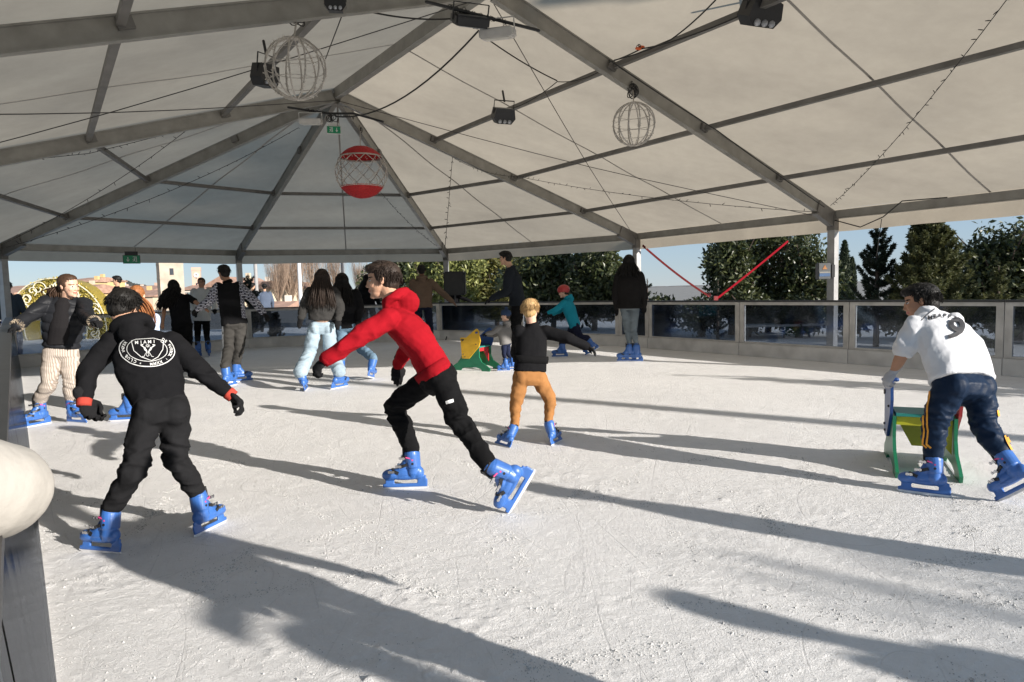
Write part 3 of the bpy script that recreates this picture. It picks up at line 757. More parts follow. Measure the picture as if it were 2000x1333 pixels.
def person(sp):
    """build one person from joints"""
    J = sp['J']; s = sp.get('s', 1.0); far = sp.get('far', False); hh = sp.get('hh', .215); vx = sp.get('vx', .011 if far else .0075)
    rng = random.Random(sp.get('seed', 1)); seed = sp.get('seed', 1)
    hip = (J['hipL'] + J['hipR']) / 2; sh = (J['shL'] + J['shR']) / 2; neck = J.get('neck', sh)
    skates = []
    for k in 'LR':
        f = sp.get('f' + k)
        if f is None: continue
        pos, az, pit, rol = f
        if isinstance(rol, V):
            a = radians(az); rr_ = V((sin(a), -cos(a), 0)); dv = rol - pos; rol = max(-34, min(34, degrees(atan2(dv.dot(rr_), dv.z))))
        M = skateM(pos, az, pit, rol, sp.get('ss', .9)); skates.append((k, M)); J['an' + k] = M @ V((0, -.058, .20)); J['cf' + k] = M @ V((0, -.05, .29))
    base = sp.get('base') or V(((J['anL'] + J['anR']) / 2)); base = V((base.x, base.y, 0))
    root = empty('person', base, sp['label'], 'person', sp.get('group'))
    M = headframe(J['head'], *sp['face'], hh)
    M3 = M.to_3x3()
    up_ = (sh - hip).normalized(); latS = (J['shL'] - J['shR']); latH = (J['hipL'] - J['hipR'])
    sw, hw = latS.length / 2, latH.length / 2
    def axes(lat, upd):
        lat = (lat - upd * lat.dot(upd)).normalized(); fr = lat.cross(upd); return lat, fr
    bend = sp.get('bend', 0.0)   # pushes mid spine backwards
    def torso(bm, k, top=True, bottom=-.03, extra=0.0, hem=None):
        pts = []; 
        c0 = hip; c3 = sh
        lh, fh = axes(latH, up_); ls, fs = axes(latS, up_)
        rows = []
        W = [(-.0, hw + .075 * s, .085 * s), (.18, hw + .06 * s, .085 * s), (.4, (hw + sw) / 2 + .035 * s, .085 * s), (.65, sw * .75 + .045 * s, .098 * s), (.85, sw * .8 + .03 * s, .092 * s), (1.0, sw * .72 + .01 * s, .07 * s), (1.09, sw * .42, .055 * s)]
        b_ = max(bottom, -.0)
        W2 = []
        for i_ in range(len(W)):
            if W[i_][0] < b_ - 1e-6 and i_ + 1 < len(W) and W[i_ + 1][0] > b_ + 1e-6:
                q_ = (b_ - W[i_][0]) / (W[i_ + 1][0] - W[i_][0]); W2.append((b_, W[i_][1] * (1 - q_) + W[i_ + 1][1] * q_, W[i_][2] * (1 - q_) + W[i_ + 1][2] * q_))
            elif W[i_][0] >= b_ - 1e-6: W2.append(W[i_])
        for t, ww, dd in W2:
            l = lh.lerp(ls, min(1, max(0, t))).normalized(); f = l.cross(up_)
            c = c0.lerp(c3, t) - f * (bend * sin(pi * min(1, max(0, t))))
            if hem is not None and t < .3: ww += hem; dd += hem * .8
            rows.append((c, l * (ww * k + extra), f * (dd * k + extra)))
        if bottom < 0: rows.insert(0, (c0 + up_ * bottom, rows[0][1] * .97, rows[0][2] * .97))
        loft(bm, rows)
    arm = sp.get('arm', 1.0) * s; leg = sp.get('legk', 1.0) * s
    # ---------------- body
    bm = bmesh.new(); head_shapes(bm, M, far)
    nb = M @ V((0, -.1, .3))
    tube(bm, [nb, nb.lerp(neck, .6), neck - up_ * .05], [hh * .24, hh * .225, hh * .2], n=14, smooth=False)
    torso(bm, .66)
    bare = sp.get('bare', '')
    for k in 'LR':
        if 'wr' + k not in J: continue
        S_, E_, W_ = J['sh' + k], J['el' + k], J['wr' + k]
        thick = 1.0 if k in bare else .72
        tube(bm, [S_, S_.lerp(E_, .5), E_, E_.lerp(W_, .4), W_], [.05 * s * thick, .042 * arm * thick, .036 * arm * thick, .034 * arm * thick, .023 * arm * min(1, thick + .1)], n=12, smooth=False)
        if sp.get('hands', {}).get(k) == 'bare':
            fore = (W_ - E_); hand_shapes(bm, handM(W_, sp.get('hd' + k, fore), sp.get('palm' + k, V((0, 0, -1)))), sp.get('curl' + k, .5), .85 * s, 1, 1 if k == 'L' else -1)
    for k in 'LR':
        tube(bm, [J['hip' + k], J['kn' + k], J.get('cf' + k, J['an' + k]), J['an' + k]], [.06 * leg, .04 * leg, .028 * leg, .028 * leg], n=12, smooth=False)
    me = remesh(bm, sp.get('bvx', .010 if far else .0058), 3, .5)
    body = link('body', me, [skinmat(sp.get('skin', 'light')), LIP, EYE, EYEW, hairmat(sp['hair'][0]) if sp.get('hair') else LIP], root, smooth=True, world=False)
    Mi = M.inverted()
    for p in me.polygons:
        q = Mi @ p.center
        if q.z > 1.1 or q.z < 0 or abs(q.x) > .5: continue
        if q.y > .27:
            if abs(q.z - .235) < .03 and abs(q.x) < .095: p.material_index = 1
            for s_ in (-1, 1):
                dx, dz = (q.x - s_ * .13), (q.z - .5)
                if (dx / .065) ** 2 + (dz / .028) ** 2 < 1: p.material_index = 2 if abs(dx) < .03 or dz > .014 else 3
                if abs(q.z - .585 + abs(dx) * .12) < .018 and abs(dx) < .09: p.material_index = 4
        elif q.y > .18:
            for s_ in (-1, 1):
                if abs(q.z - .585) < .018 and abs(q.x - s_ * .19) < .04: p.material_index = 4
    me.transform(Matrix.Translation(-base)); 
    # ---------------- hair
    if sp.get('hair'):
        hc, style, ln = sp['hair']
        hm = hair_mesh(M, hh, style, seed, far, ln, sp.get('hside', V((0, 0, 0)))); link('hair', hm, hairmat(hc), root, smooth=True)
    # ---------------- trousers
    t = sp['legs']; R0 = LOOSE[t['fit']]; bm = bmesh.new()
    torso_rows = []
    lh, fh = axes(latH, up_)
    hp = hip
    kk = t.get('k', 1.0)
    loft(bm, [(hp - up_ * .085 * s, lh * (hw + .03 * s), fh * .07 * s * kk), (hp - up_ * .03 * s, lh * (hw + .078 * s * kk), fh * .102 * s * kk), (hp + up_ * .05 * s, lh * (hw + .078 * s), fh * .095 * s), (hp + up_ * t.get('waist', .07) * s, lh * (hw + .05 * s), fh * .08 * s)])
    for k in 'LR':
        H, Kn, A = J['hip' + k], J['kn' + k], J['an' + k]
        end = J.get('cf' + k, A); low = end.lerp(Kn, t.get('lift', .0)) if t['fit'] != 'wide' else end.lerp(A, .35)
        r = [q * leg * kk for q in R0]
        ell(bm, H + fh * -.03 * s - up_ * .01, (.07 * s, .078 * s, .085 * s), n=14)
        tube(bm, [H, H.lerp(Kn, .5), Kn, Kn.lerp(low, .35), Kn.lerp(low, .75), low], r, n=20, sub=4, wr=t.get('wr', .006) * s, wf=t.get('wf', 70), seed=seed + (3 if k == 'L' else 0), round_ends=True)
        if t['fit'] == 'jog': tube(bm, [low, low.lerp(A, .25)], [r[-1] * .9, r[-1] * .85], n=16, round_ends=False, smooth=False)
    me = remesh(bm, vx, 2, .5)
    if not far:
        kn = [J['knL'], J['knR']]
        folds(me, t.get('fold', .006) * s, lambda p: .35 + 1.0 * max(0, 1 - min((p - kn[0]).length, (p - kn[1]).length) / (.22 * s)), sx=(9, 9, 17), off=seed)
    else: folds(me, .006, sx=(7, 7, 12), off=seed)
    tro = link(t.get('name', 'trousers'), me, t['mat'], root, smooth=True)
    for pt in t.get('side', []):
        bm = bmesh.new(); k = pt['k']; H, Kn, A = J['hip' + k], J['kn' + k], J.get('cf' + k, J['an' + k])
        bv = BVHTree.FromObject(tro, bpy.context.evaluated_depsgraph_get()) if False else None
        dirn = pt['dir'].normalized(); lanes = pt['lanes']; P = [H + V((0, 0, .05)), H.lerp(Kn, .5), Kn, Kn.lerp(A, .5), A]
        C, _ = catmull(P, [0] * 5, 10)
        mb = BVHTree.FromPolygons([v.co + base for v in me.vertices], [p.vertices[:] for p in me.polygons])
        for off in lanes:
            row = None
            for i, c in enumerate(C):
                tn = (C[min(i + 1, len(C) - 1)] - C[max(i - 1, 0)]).normalized(); sd_ = tn.cross(dirn).normalized(); dd = (dirn - tn * dirn.dot(tn)).normalized()
                vs = []
                for w_ in (-.5, 0, .5):
                    o_ = c + sd_ * (off + w_ * pt['w']) + dd * .3
                    h = mb.ray_cast(o_, -dd)[0]
                    if h is None or (h - c).length > .2: vs = None; break
                    vs.append(h + dd * .003)
                if vs:
                    vs = [bm.verts.new(x) for x in vs]
                    if row: 
                        for q in range(2): bm.faces.new((row[q], row[q + 1], vs[q + 1], vs[q]))
                row = vs
        link('side_stripe', b2m(bm), pt['mat'], root if False else tro, smooth=True)
    # ---------------- top
    t = sp['top']; bm = bmesh.new(); ex = t.get('ex', .006)
    torso(bm, t.get('k', 1.0), bottom=t.get('bottom', -.05), extra=ex, hem=t.get('hem'))
    if t.get('skirt'):
        l_, f_ = axes(latH, V((0, 0, 1)))
        b0 = hip + up_ * .1; b1 = hip - V((0, 0, 1)) * t['skirt'] + t.get('skd', V((0, 0, 0)))
        loft(bm, [(b1, l_ * (hw + .115 * s), f_ * .14 * s), (b1.lerp(b0, .5), l_ * (hw + .095 * s), f_ * .125 * s), (b0, l_ * (hw + .075 * s), f_ * .11 * s)])
    ar = t.get('arm', 1.0) * s
    puff = t.get('puff', 0)
    for k in 'LR':
        if 'wr' + k not in J: continue
        S_, E_, W_ = J['sh' + k], J['el' + k], J['wr' + k]; wr_ = t.get('wr', .004) * s
        if t.get('sleeve') == 'none': continue
        if t.get('sleeve') == 'short':
            e_ = S_.lerp(E_, .72)
            tube(bm, [S_, S_.lerp(e_, .5), e_], [.056 * ar, .056 * ar, .062 * ar], n=18, wr=wr_, wf=50, seed=seed)
            continue
        W2_ = W_.lerp(E_, .04)
        tube(bm, [S_, S_.lerp(E_, .5), E_, E_.lerp(W2_, .5), W2_], [.062 * ar, .058 * ar, .05 * ar, .046 * ar, t.get('cuff', .036) * ar], n=18, wr=wr_, wf=60, seed=seed + (5 if k == 'L' else 1))
        ell(bm, S_, (.06 * ar, .06 * ar, .056 * ar), n=14)
    if t.get('hood'):
        hb = neck - fh * .0; ls, fs = axes(latS, up_)
        q = neck - fs * .045 * s + up_ * .01
        hs = t.get('hoodk', 1.0) * s
        tube(bm, [neck + fs * .075 * s - up_ * .02, neck + ls * .075 * s + fs * .02 * s + up_ * .015, q + ls * .07 * s - fs * .02 * s + up_ * .015 * hs, q - fs * .05 * s + up_ * .01 * hs, q - ls * .07 * s - fs * .02 * s + up_ * .015 * hs, neck - ls * .075 * s + fs * .02 * s + up_ * .015, neck + fs * .075 * s - up_ * .02], [.022 * s, .03 * s, .036 * hs, .036 * hs, .036 * hs, .03 * s, .022 * s], n=12, round_ends=True, wr=.004, wf=60, seed=seed)
        ell(bm, neck - up_ * .015, (.068 * s, .068 * s, .05 * s), n=14)
        ell(bm, q - fs * .02 * s - up_ * .05 * s, (.078 * s, .064 * s, .075 * s), n=14)
    elif t.get('collar', 1):
        cr_ = t.get('collar_h', .02); nd = (nb - neck).normalized()
        tube(bm, [neck - nd * .03, neck + nd * cr_], [hh * .34, hh * .29 + t.get('collar_r', 0)], n=16, round_ends=False, smooth=False)
    me = remesh(bm, vx, 2, .5)
    el = [J.get('elL', J['shL']), J.get('elR', J['shR'])]
    if puff:
        nrm_ = [v.normal.copy() for v in me.vertices]
        for v, nv in zip(me.vertices, nrm_):
            p = v.co; a = min([(p - (J['sh' + k].lerp(J['el' + k], x))).length for k in 'LR' if 'el' + k in J for x in (0, .5, 1)] or [9])
            c_ = (p - hip).dot(up_) / .095
            v.co = p + nv * (abs(sin(pi * c_)) ** .5 * puff - puff * .5)
        me.update()
    folds(me, t.get('fold', .005) * s, lambda p: .45 + .9 * max(0, 1 - min((p - el[0]).length, (p - el[1]).length) / (.16 * s)) + .3 * max(0, 1 - (p - hip).length / (.3 * s)), sx=(8, 8, 11), off=seed * 1.7)
    top = link(t.get('name', 'hoodie'), me, t['mat'], root, smooth=True)
    tb = (top, base)
    if t.get('sleevemat'):
        me.materials.append(t['sleevemat']); rr = t.get('sleevefrom', .055)
        for p in me.polygons:
            q = p.center + base
            for k in 'LR':
                if 'el' + k in J:
                    d = J['el' + k] - J['sh' + k]; x = (q - J['sh' + k]).dot(d) / d.length_squared
                    seg = J['sh' + k] + d * max(0, min(1, x)); inw = (q - sh).dot((J['sh' + k] - sh).normalized())
                    if inw > sw + .01 and ((q - seg).length < .12 or (q - J['el' + k]).length < .3 or (q - J['wr' + k]).length < .2): p.material_index = 1
    for k in 'LR':
        if 'wr' + k in J and t.get('sleeve') is None and t.get('cuffs'):
            bm = bmesh.new(); W_, E_ = J['wr' + k], J['el' + k]
            tube(bm, [W_.lerp(E_, .13), W_ + (W_ - E_).normalized() * .012], [.039 * ar, .038 * ar], n=16, round_ends=False, smooth=False)
            link('cuff', b2m(bm), t['cuffs'], top if False else root, smooth=True)
    if t.get('hemband'):
        bm = bmesh.new(); l, f = axes(latH, up_); c = hip + up_ * t.get('bottom', -.05) * 1
        k_ = (hw + .075 * s) * t.get('k', 1.0) + ex + .004; k2 = .085 * s * t.get('k', 1) + ex + .006
        loft(bm, [(c - up_ * .015, l * k_ * .97, f * k2 * .98), (c + up_ * .02, l * k_, f * k2), (c + up_ * .045, l * k_ * .98, f * k2 * .98)]); link('hem_band', b2m(bm), t['hemband'], root, smooth=True)
    # ---------------- gloves, skates
    for k in 'LR':
        g = sp.get('hands', {}).get(k)
        if g in ('glove', 'light') and 'wr' + k in J:
            fore = sp.get('hd' + k, J['wr' + k] - J['el' + k]); Mg = handM(J['wr' + k], fore, sp.get('palm' + k, V((0, 0, -1)))) @ Matrix.Scale(sp.get('gs', .86) * s, 4)
            me = glove_mesh(sp.get('curl' + k, .5), 1 if k == 'L' else -1, not far)
            if not me.materials: me.materials.append(GLV)
            for f in me.polygons: f.use_smooth = True
            o = bpy.data.objects.new('glove', me); COL.objects.link(o); o.parent = root; o.matrix_basis = root.matrix_basis.inverted() @ Mg
            if g == 'light': o.material_slots[0].link = 'OBJECT'; o.material_slots[0].material = GLV2
    for k, Ms in skates: add_skate(root, Ms, not far)
    return dict(root=root, top=top, trousers=tro, base=base, M=M, J=J, body=body)
GLV = cloth('black_knit_glove', (.012, .012, .013), .85); GLV2 = cloth('grey_white_glove', (.4, .4, .42), .85)
def bvh_of(o, base): return BVHTree.FromPolygons([v.co + base for v in o.data.vertices], [p.vertices[:] for p in o.data.polygons])
def decal_poly(bm, bv, pts2d, faces, lift=.004):
    """pts2d photo columns/rows -> stuck on the garment"""
    vs = []
    for u, v in pts2d:
        d = ray(u, v).normalized(); h = bv.ray_cast(CAM, d)
        vs.append(None if h[0] is None else bm.verts.new(h[0] + h[1] * (lift if h[1].dot(d) < 0 else -lift)))
    for f in faces:
        q = [vs[i] for i in f]
        if all(q) and max((q[i].co - q[i - 1].co).length for i in range(len(q))) < .06:
            try: bm.faces.new(q)
            except ValueError: pass
def ribbon2d(bm, bv, pts, w, lift=.004, sub=5):
    P = []
    for i in range(len(pts) - 1):
        for k in range(sub): t = k / sub; P.append((pts[i][0] * (1 - t) + pts[i + 1][0] * t, pts[i][1] * (1 - t) + pts[i + 1][1] * t))
    P.append(pts[-1]); out = []
    for i, p in enumerate(P):
        a = P[max(0, i - 1)]; b = P[min(len(P) - 1, i + 1)]; d = sqrt((b[0] - a[0]) ** 2 + (b[1] - a[1]) ** 2) or 1
        nx, ny = -(b[1] - a[1]) / d * w / 2, (b[0] - a[0]) / d * w / 2
        out += [(p[0] - nx, p[1] - ny), (p[0] + nx, p[1] + ny)]
    decal_poly(bm, bv, out, [(2 * i, 2 * i + 1, 2 * i + 3, 2 * i + 2) for i in range(len(P) - 1)], lift)
_gl = {}
def glyph(ch):
    if ch not in _gl:
        c = bpy.data.curves.new('g', 'FONT'); c.body = ch; c.size = 1; c.resolution_u = 3; c.offset = .02; o = bpy.data.objects.new('g', c); COL.objects.link(o)
        dg = bpy.context.evaluated_depsgraph_get(); dg.update(); me = bpy.data.meshes.new_from_object(o.evaluated_get(dg))
        bm = bmesh.new(); bm.from_mesh(me); bmesh.ops.triangulate(bm, faces=bm.faces)
        for _ in range(2 if ch == '9' else 1): bmesh.ops.subdivide_edges(bm, edges=[e for e in bm.edges if e.calc_length() > .12], cuts=1, use_grid_fill=False); bmesh.ops.triangulate(bm, faces=bm.faces)
        vs = [(v.co.x, v.co.y) for v in bm.verts]; bm.verts.index_update(); fs = [[v.index for v in f.verts] for f in bm.faces]; bm.free()
        wdt = (max(v[0] for v in vs) if vs else .3)
        bpy.data.objects.remove(o); bpy.data.curves.remove(c); _gl[ch] = (vs, fs, wdt)
    return _gl[ch]
def put_glyph(bm, bv, ch, u, v, h, ang, sx=1.0, shear=0, lift=.004):
    """glyph centred at (u,v) photo px, height h px, rotated ang deg clockwise"""
    if ch == ' ': return
    vs, fs, wd = glyph(ch); a = radians(ang); k = h / .72; out = []
    for x, y in vs:
        X = (x - wd / 2) * k * sx; Y = -(y - .36) * k; X += shear * -Y
        out.append((u + X * cos(a) - Y * sin(a), v + X * sin(a) + Y * cos(a)))
    decal_poly(bm, bv, out, fs, lift)
# ------------------------------------------------------------------ the skaters
def JJ(**k): return {n: D(*v) for n, v in k.items()}
PEOPLE = {}
black = cloth('black_sweat_fabric', (.008, .008, .009)); black2 = cloth('black_track_fabric', (.0065, .0065, .007)); char = cloth('charcoal_fabric', (.013, .013, .014))
red = cloth('red_sweat_fabric', (.27, .006, .012), var=.14); rib = cloth('red_rib', (.24, .006, .011))
# 1 crested hoodie boy
j = JJ(head=(243, 603, 3.62), neck=(264, 648, 3.56), shL=(219, 668, 3.52), shR=(336, 668, 3.55), elL=(170, 728, 3.42), wrL=(165, 782, 3.35), elR=(396, 730, 3.5), wrR=(446, 768, 3.52),
       hipL=(289, 806, 3.33), hipR=(342, 806, 3.38), knL=(263, 912, 3.22), knR=(342, 893, 3.40))
PEOPLE['crest'] = person(dict(J=j, s=.92, hh=.205, seed=3, face=(88, -25, 6), skin='olive', hair=('black', 'short', 0), label='boy in a black hoodie with round white crest, arms spread wide',
    fL=(G(196, 1080), 166, 0, D(238, 985, 3.24)), fR=(G(412, 1034), 74, 0, D(372, 950, 3.45)), ss=.74,
    legs=dict(fit='jog', mat=char, wr=.007, wf=50, fold=.014, k=.98, lift=.06), top=dict(mat=black, hood=True, hoodk=1.0, k=.95, bottom=.06, fold=.012, ex=.010, arm=1.04, wr=.006, cuff=.036),
    hands={'L': 'glove', 'R': 'glove'}, curlL=.9, curlR=1.0, hdL=V((.35, .1, -.8)), palmL=V((.6, -.5, 0)), hdR=V((.7, 0, -.6)), palmR=V((-.4, -.4, -.6)), gs=1.08, bare='', bend=.01))
P1 = PEOPLE['crest']
for k in 'LR':
    bm = bmesh.new(); W_, E_ = P1['J']['wr' + k], P1['J']['el' + k]; tube(bm, [W_.lerp(E_, .02), W_ + (W_ - E_).normalized() * .032], [.037, .034], n=16, round_ends=False, smooth=False, wr=.002)
    link('cuff', b2m(bm), cloth('coral_cuff', (.36, .05, .035)), P1['root'], smooth=True)
# 2 red boy
j = JJ(head=(746, 548, 4.02), neck=(770, 592, 3.98), shL=(760, 622, 3.82), shR=(784, 618, 4.14), elL=(694, 664, 3.74), wrL=(635, 704, 3.72), elR=(800, 672, 4.22), wrR=(778, 712, 4.3),
       hipL=(862, 738, 3.88), hipR=(842, 738, 4.04), knL=(900, 826, 3.78), knR=(771, 793, 4.14))
PEOPLE['red'] = person(dict(J=j, s=.97, hh=.222, seed=5, face=(184, -2, 3), skin='olive', hair=('dark', 'short', 0), label='boy in a bright red hoodie and black trousers striding left across the ice', vx=.0065, bvx=.0048,
    fL=(G(1024, 1002), 183, -58, -6), fR=(G(793, 955), 181, 0, 5), ss=.86,
    legs=dict(fit='jog', mat=black2, wr=.007, wf=45, fold=.013, k=1.0, lift=.02), top=dict(mat=red, hood=True, hoodk=.72, k=1.0, bottom=.03, fold=.013, ex=.010, arm=1.02, wr=.005, cuff=.038, cuffs=rib, hemband=rib),
    hands={'L': 'glove', 'R': 'glove'}, curlL=1.15, curlR=.45, hdL=V((-.75, 0, -.66)), palmL=V((.4, .5, -.7)), hdR=V((-.12, 0, -1)), palmR=V((-.3, 1, 0)), gs=.98, bend=.028))
# 3 blond boy
j = JJ(head=(1036, 607, 5.46), neck=(1039, 634, 5.45), shL=(1014, 648, 5.42), shR=(1064, 648, 5.45), elL=(1008, 690, 5.55), wrL=(1022, 712, 5.75), elR=(1110, 661, 5.4), wrR=(1146, 677, 5.42),
       hipL=(1018, 737, 5.38), hipR=(1051, 737, 5.42), knL=(1008, 787, 5.36), knR=(1075, 782, 5.42))
PEOPLE['blond'] = person(dict(J=j, s=.8, hh=.185, seed=8, face=(75, -12, -4), skin='light', hair=('blond', 'short', 0), label='small blond boy in a black sweatshirt and mustard trousers skating away',
    fL=(G(980, 872), 125, 0, D(995, 838, 5.36)), fR=(G(1088, 866), 62, 0, D(1083, 818, 5.42)), ss=.66,
    legs=dict(fit='slim', mat=cloth('mustard_corduroy', (.30, .14, .05), var=.2), wr=.008, wf=85, fold=.008, k=1.12, lift=.05), top=dict(mat=black, bottom=.13, fold=.008, ex=.014, arm=1.15, cuff=.04, hoodk=.9, hemband=black2),
    hands={'L': 'glove', 'R': 'glove'}, curlR=.6, hdR=V((.8, -.1, -.45)), palmR=V((0, -.3, -1)), gs=.85))
# 4 white shirt boy
whites = cloth('white_jersey', (.58, .585, .60), rough=.6, var=.05)
j = JJ(head=(1797, 590, 4.18), neck=(1812, 618, 4.1), shL=(1786, 636, 3.98), shR=(1862, 628, 4.2), elL=(1762, 693, 3.98), wrL=(1746, 725, 4.02), elR=(1862, 700, 4.35), wrR=(1842, 735, 4.42),
       hipL=(1854, 757, 3.80), hipR=(1908, 757, 3.86), knL=(1824, 832, 3.84), knR=(1925, 836, 3.76))
PEOPLE['nine'] = person(dict(J=j, s=1.0, hh=.222, seed=11, face=(150, -10, 8), skin='tan', hair=('black', 'short', 0), label='boy in a white football shirt with a black 9 pushing a skating aid',
    fL=(G(1806, 966), 146, 0, D(1824, 892, 3.82)), fR=(G(1990, 990), 118, -40, D(1962, 888, 3.66)), ss=.80, bare='L',
    legs=dict(fit='jog', mat=cloth('navy_track_fabric', (.008, .018, .04), rough=.5), wr=.008, wf=50, fold=.011, k=1.05, lift=.04), top=dict(name='football_shirt', mat=whites, bottom=.08, sleeve='short', fold=.012, ex=.02, arm=1.05, collar_h=.03, hem=.01, wr=.006),
    hands={'L': 'light', 'R': 'glove'}, curlL=1.2, hdL=V((-.45, .1, -.7)), palmL=V((.3, .2, -.9)), gs=.9, bend=.035))
P4 = PEOPLE['nine']
# 5 puffer girl
j = JJ(head=(135, 559, 6.62), neck=(129, 590, 6.68), shR=(92, 592, 6.6), shL=(163, 594, 6.75), elR=(60, 616, 6.45), wrR=(34, 636, 6.3), elL=(170, 622, 6.5), wrL=(184, 629, 6.3),
       hipR=(104, 686, 6.65), hipL=(134, 686, 6.72), knR=(95, 748, 6.62), knL=(139, 744, 6.70))
puffm = cloth('black_puffer_nylon', (.016, .017, .02), rough=.45)
PEOPLE['puffer'] = person(dict(J=j, s=1.0, hh=.228, seed=14, face=(-16, -4, 4), skin='light', hair=('brown', 'pony', .2), hside=V((-.04, .03, 0)), label='girl in a black puffer jacket and striped beige trousers holding the left barrier', bvx=.0055,
    fR=(G(72, 832), -112, 0, 0), fL=(G(150, 827), -22, 0, 0), ss=.9,
    legs=dict(fit='straight', mat=stripes('beige_striped_cotton', (.29, .24, .20), (.46, .41, .36), 19, 'X', dist=.8), wr=.007, wf=60, fold=.008, k=1.1, lift=.03), top=dict(name='puffer_jacket', mat=puffm, bottom=.10, fold=.004, ex=.03, arm=1.22, cuff=.042, puff=.014, collar_h=.05, collar_r=.03),
    hands={'L': 'glove', 'R': 'glove'}, curlR=.7, curlL=.8, hdR=V((-.5, -.5, -.5)), palmR=V((0, 0, -1)), hdL=V((.8, -.5, -.05)), gs=.92))
P5 = PEOPLE['puffer']
# front shirt and fur cuffs
bm = bmesh.new(); fdir = V((cos(radians(-75)), sin(radians(-75)), 0)); c0 = (j['hipL'] + j['hipR']) / 2; c1 = (j['shL'] + j['shR']) / 2; la = V((-fdir.y, fdir.x, 0))
loft(bm, [(c0 + V((0, 0, .07)) + fdir * .05, la * .105, fdir * .10), (c0.lerp(c1, .5) + fdir * .055, la * .10, fdir * .115), (c1 + fdir * .035 - V((0, 0, .0)), la * .075, fdir * .10), (c1 + fdir * .02 + V((0, 0, .06)), la * .05, fdir * .07)], n=20)
link('shirt', remesh(bm, .008, 3), cloth('dark_ribbed_shirt', (.014, .013, .014)), P5['root'], smooth=True)
for k in 'LR':
    bm = bmesh.new(); W_, E_ = j['wr' + k], j['el' + k]; dn = (W_ - E_).normalized(); rg = random.Random(4)
    for q in range(220):
        a = rg.uniform(0, 2 * pi); x, z = frame_from(dn); n_ = x * cos(a) + z * sin(a); p = W_ + n_ * .04 + dn * rg.uniform(-.02, .02)
        tube(bm, [p, p + n_ * .022 + dn * rg.uniform(-.012, .012)], [.004, .001], n=3, round_ends=False, smooth=False)
    link('fur_cuff', b2m(bm), mat('beige_fur', (.33, .27, .2), .9, var=.3), P5['root'])
# 6 ponytail girl
j = JJ(head=(268, 578, 7.0), neck=(285, 606, 7.0), shL=(270, 618, 6.9), shR=(302, 622, 7.1), elL=(254, 680, 6.9), wrL=(250, 740, 6.9), elR=(300, 670, 7.2), wrR=(290, 700, 7.0), hipL=(278, 700, 7.0), hipR=(300, 700, 7.1), knL=(254, 752, 6.95), knR=(300, 750, 7.1))
PEOPLE['pony'] = person(dict(J=j, s=.92, hh=.205, seed=16, far=True, face=(110, -15, 0), skin='light', hair=('auburn', 'pony', .36), hside=V((.13, 0, 0)), label='auburn ponytail girl in pale blue behind the boy in the crested hoodie',
    fL=(G(245, 822), 190, 0, 0), fR=(G(300, 820), 60, 0, 0), ss=.9, legs=dict(fit='slim', mat=black2), top=dict(name='sweater', mat=cloth('pale_blue_knit', (.45, .55, .72)), bottom=.0), hands={'L': 'glove', 'R': 'glove'}))
# 7 curly hair black tee
j = JJ(head=(340, 559, 12.4), neck=(345, 574, 12.4), shL=(331, 580, 12.4), shR=(366, 580, 12.5), elL=(321, 603, 12.4), wrL=(318, 630, 12.3), elR=(384, 592, 12.3), wrR=(400, 603, 12.1), hipL=(346, 634, 12.4), hipR=(364, 634, 12.4), knL=(350, 674, 12.4), knR=(366, 672, 12.4))
PEOPLE['curly'] = person(dict(J=j, s=1.05, hh=.23, seed=18, far=True, face=(100, -10, -10), skin='tan', hair=('black', 'curly', .42), hside=V((-.14, 0, 0)), label='woman in a black T-shirt with long dark curly hair, seen from behind',
    fL=(G(350, 716), 100, 0, 0), fR=(G(370, 716), 70, 0, 0), ss=1, bare='LR', legs=dict(fit='straight', mat=black2, k=1.2), top=dict(name='t_shirt', mat=black, sleeve='short', bottom=-.02, ex=.02), hands={'L': 'bare', 'R': 'bare'}))
# 8 white sweater
j = JJ(head=(393, 553, 15), neck=(393, 565, 15), shR=(379, 570, 15), shL=(408, 570, 15), elR=(375, 592, 15), wrR=(380, 610, 14.8), elL=(416, 590, 14.9), wrL=(419, 604, 14.7), hipR=(386, 625, 15), hipL=(402, 625, 15), knR=(386, 658, 15), knL=(404, 658, 15))
PEOPLE['whitesw'] = person(dict(J=j, s=1.08, hh=.235, seed=20, far=True, face=(-80, 0, 0), skin='tan', hair=('brown', 'tied', 0), label='woman in a loose white sweater facing the camera beside the boy in the black gilet',
    fR=(G(385, 698), -100, 0, 0), fL=(G(408, 696), -60, 0, 0), ss=1, legs=dict(fit='slim', mat=black2), top=dict(name='sweater', mat=cloth('white_knit', (.5, .5, .49)), bottom=-.02, ex=.03, arm=1.2), hands={'L': 'glove', 'R': 'glove'}))
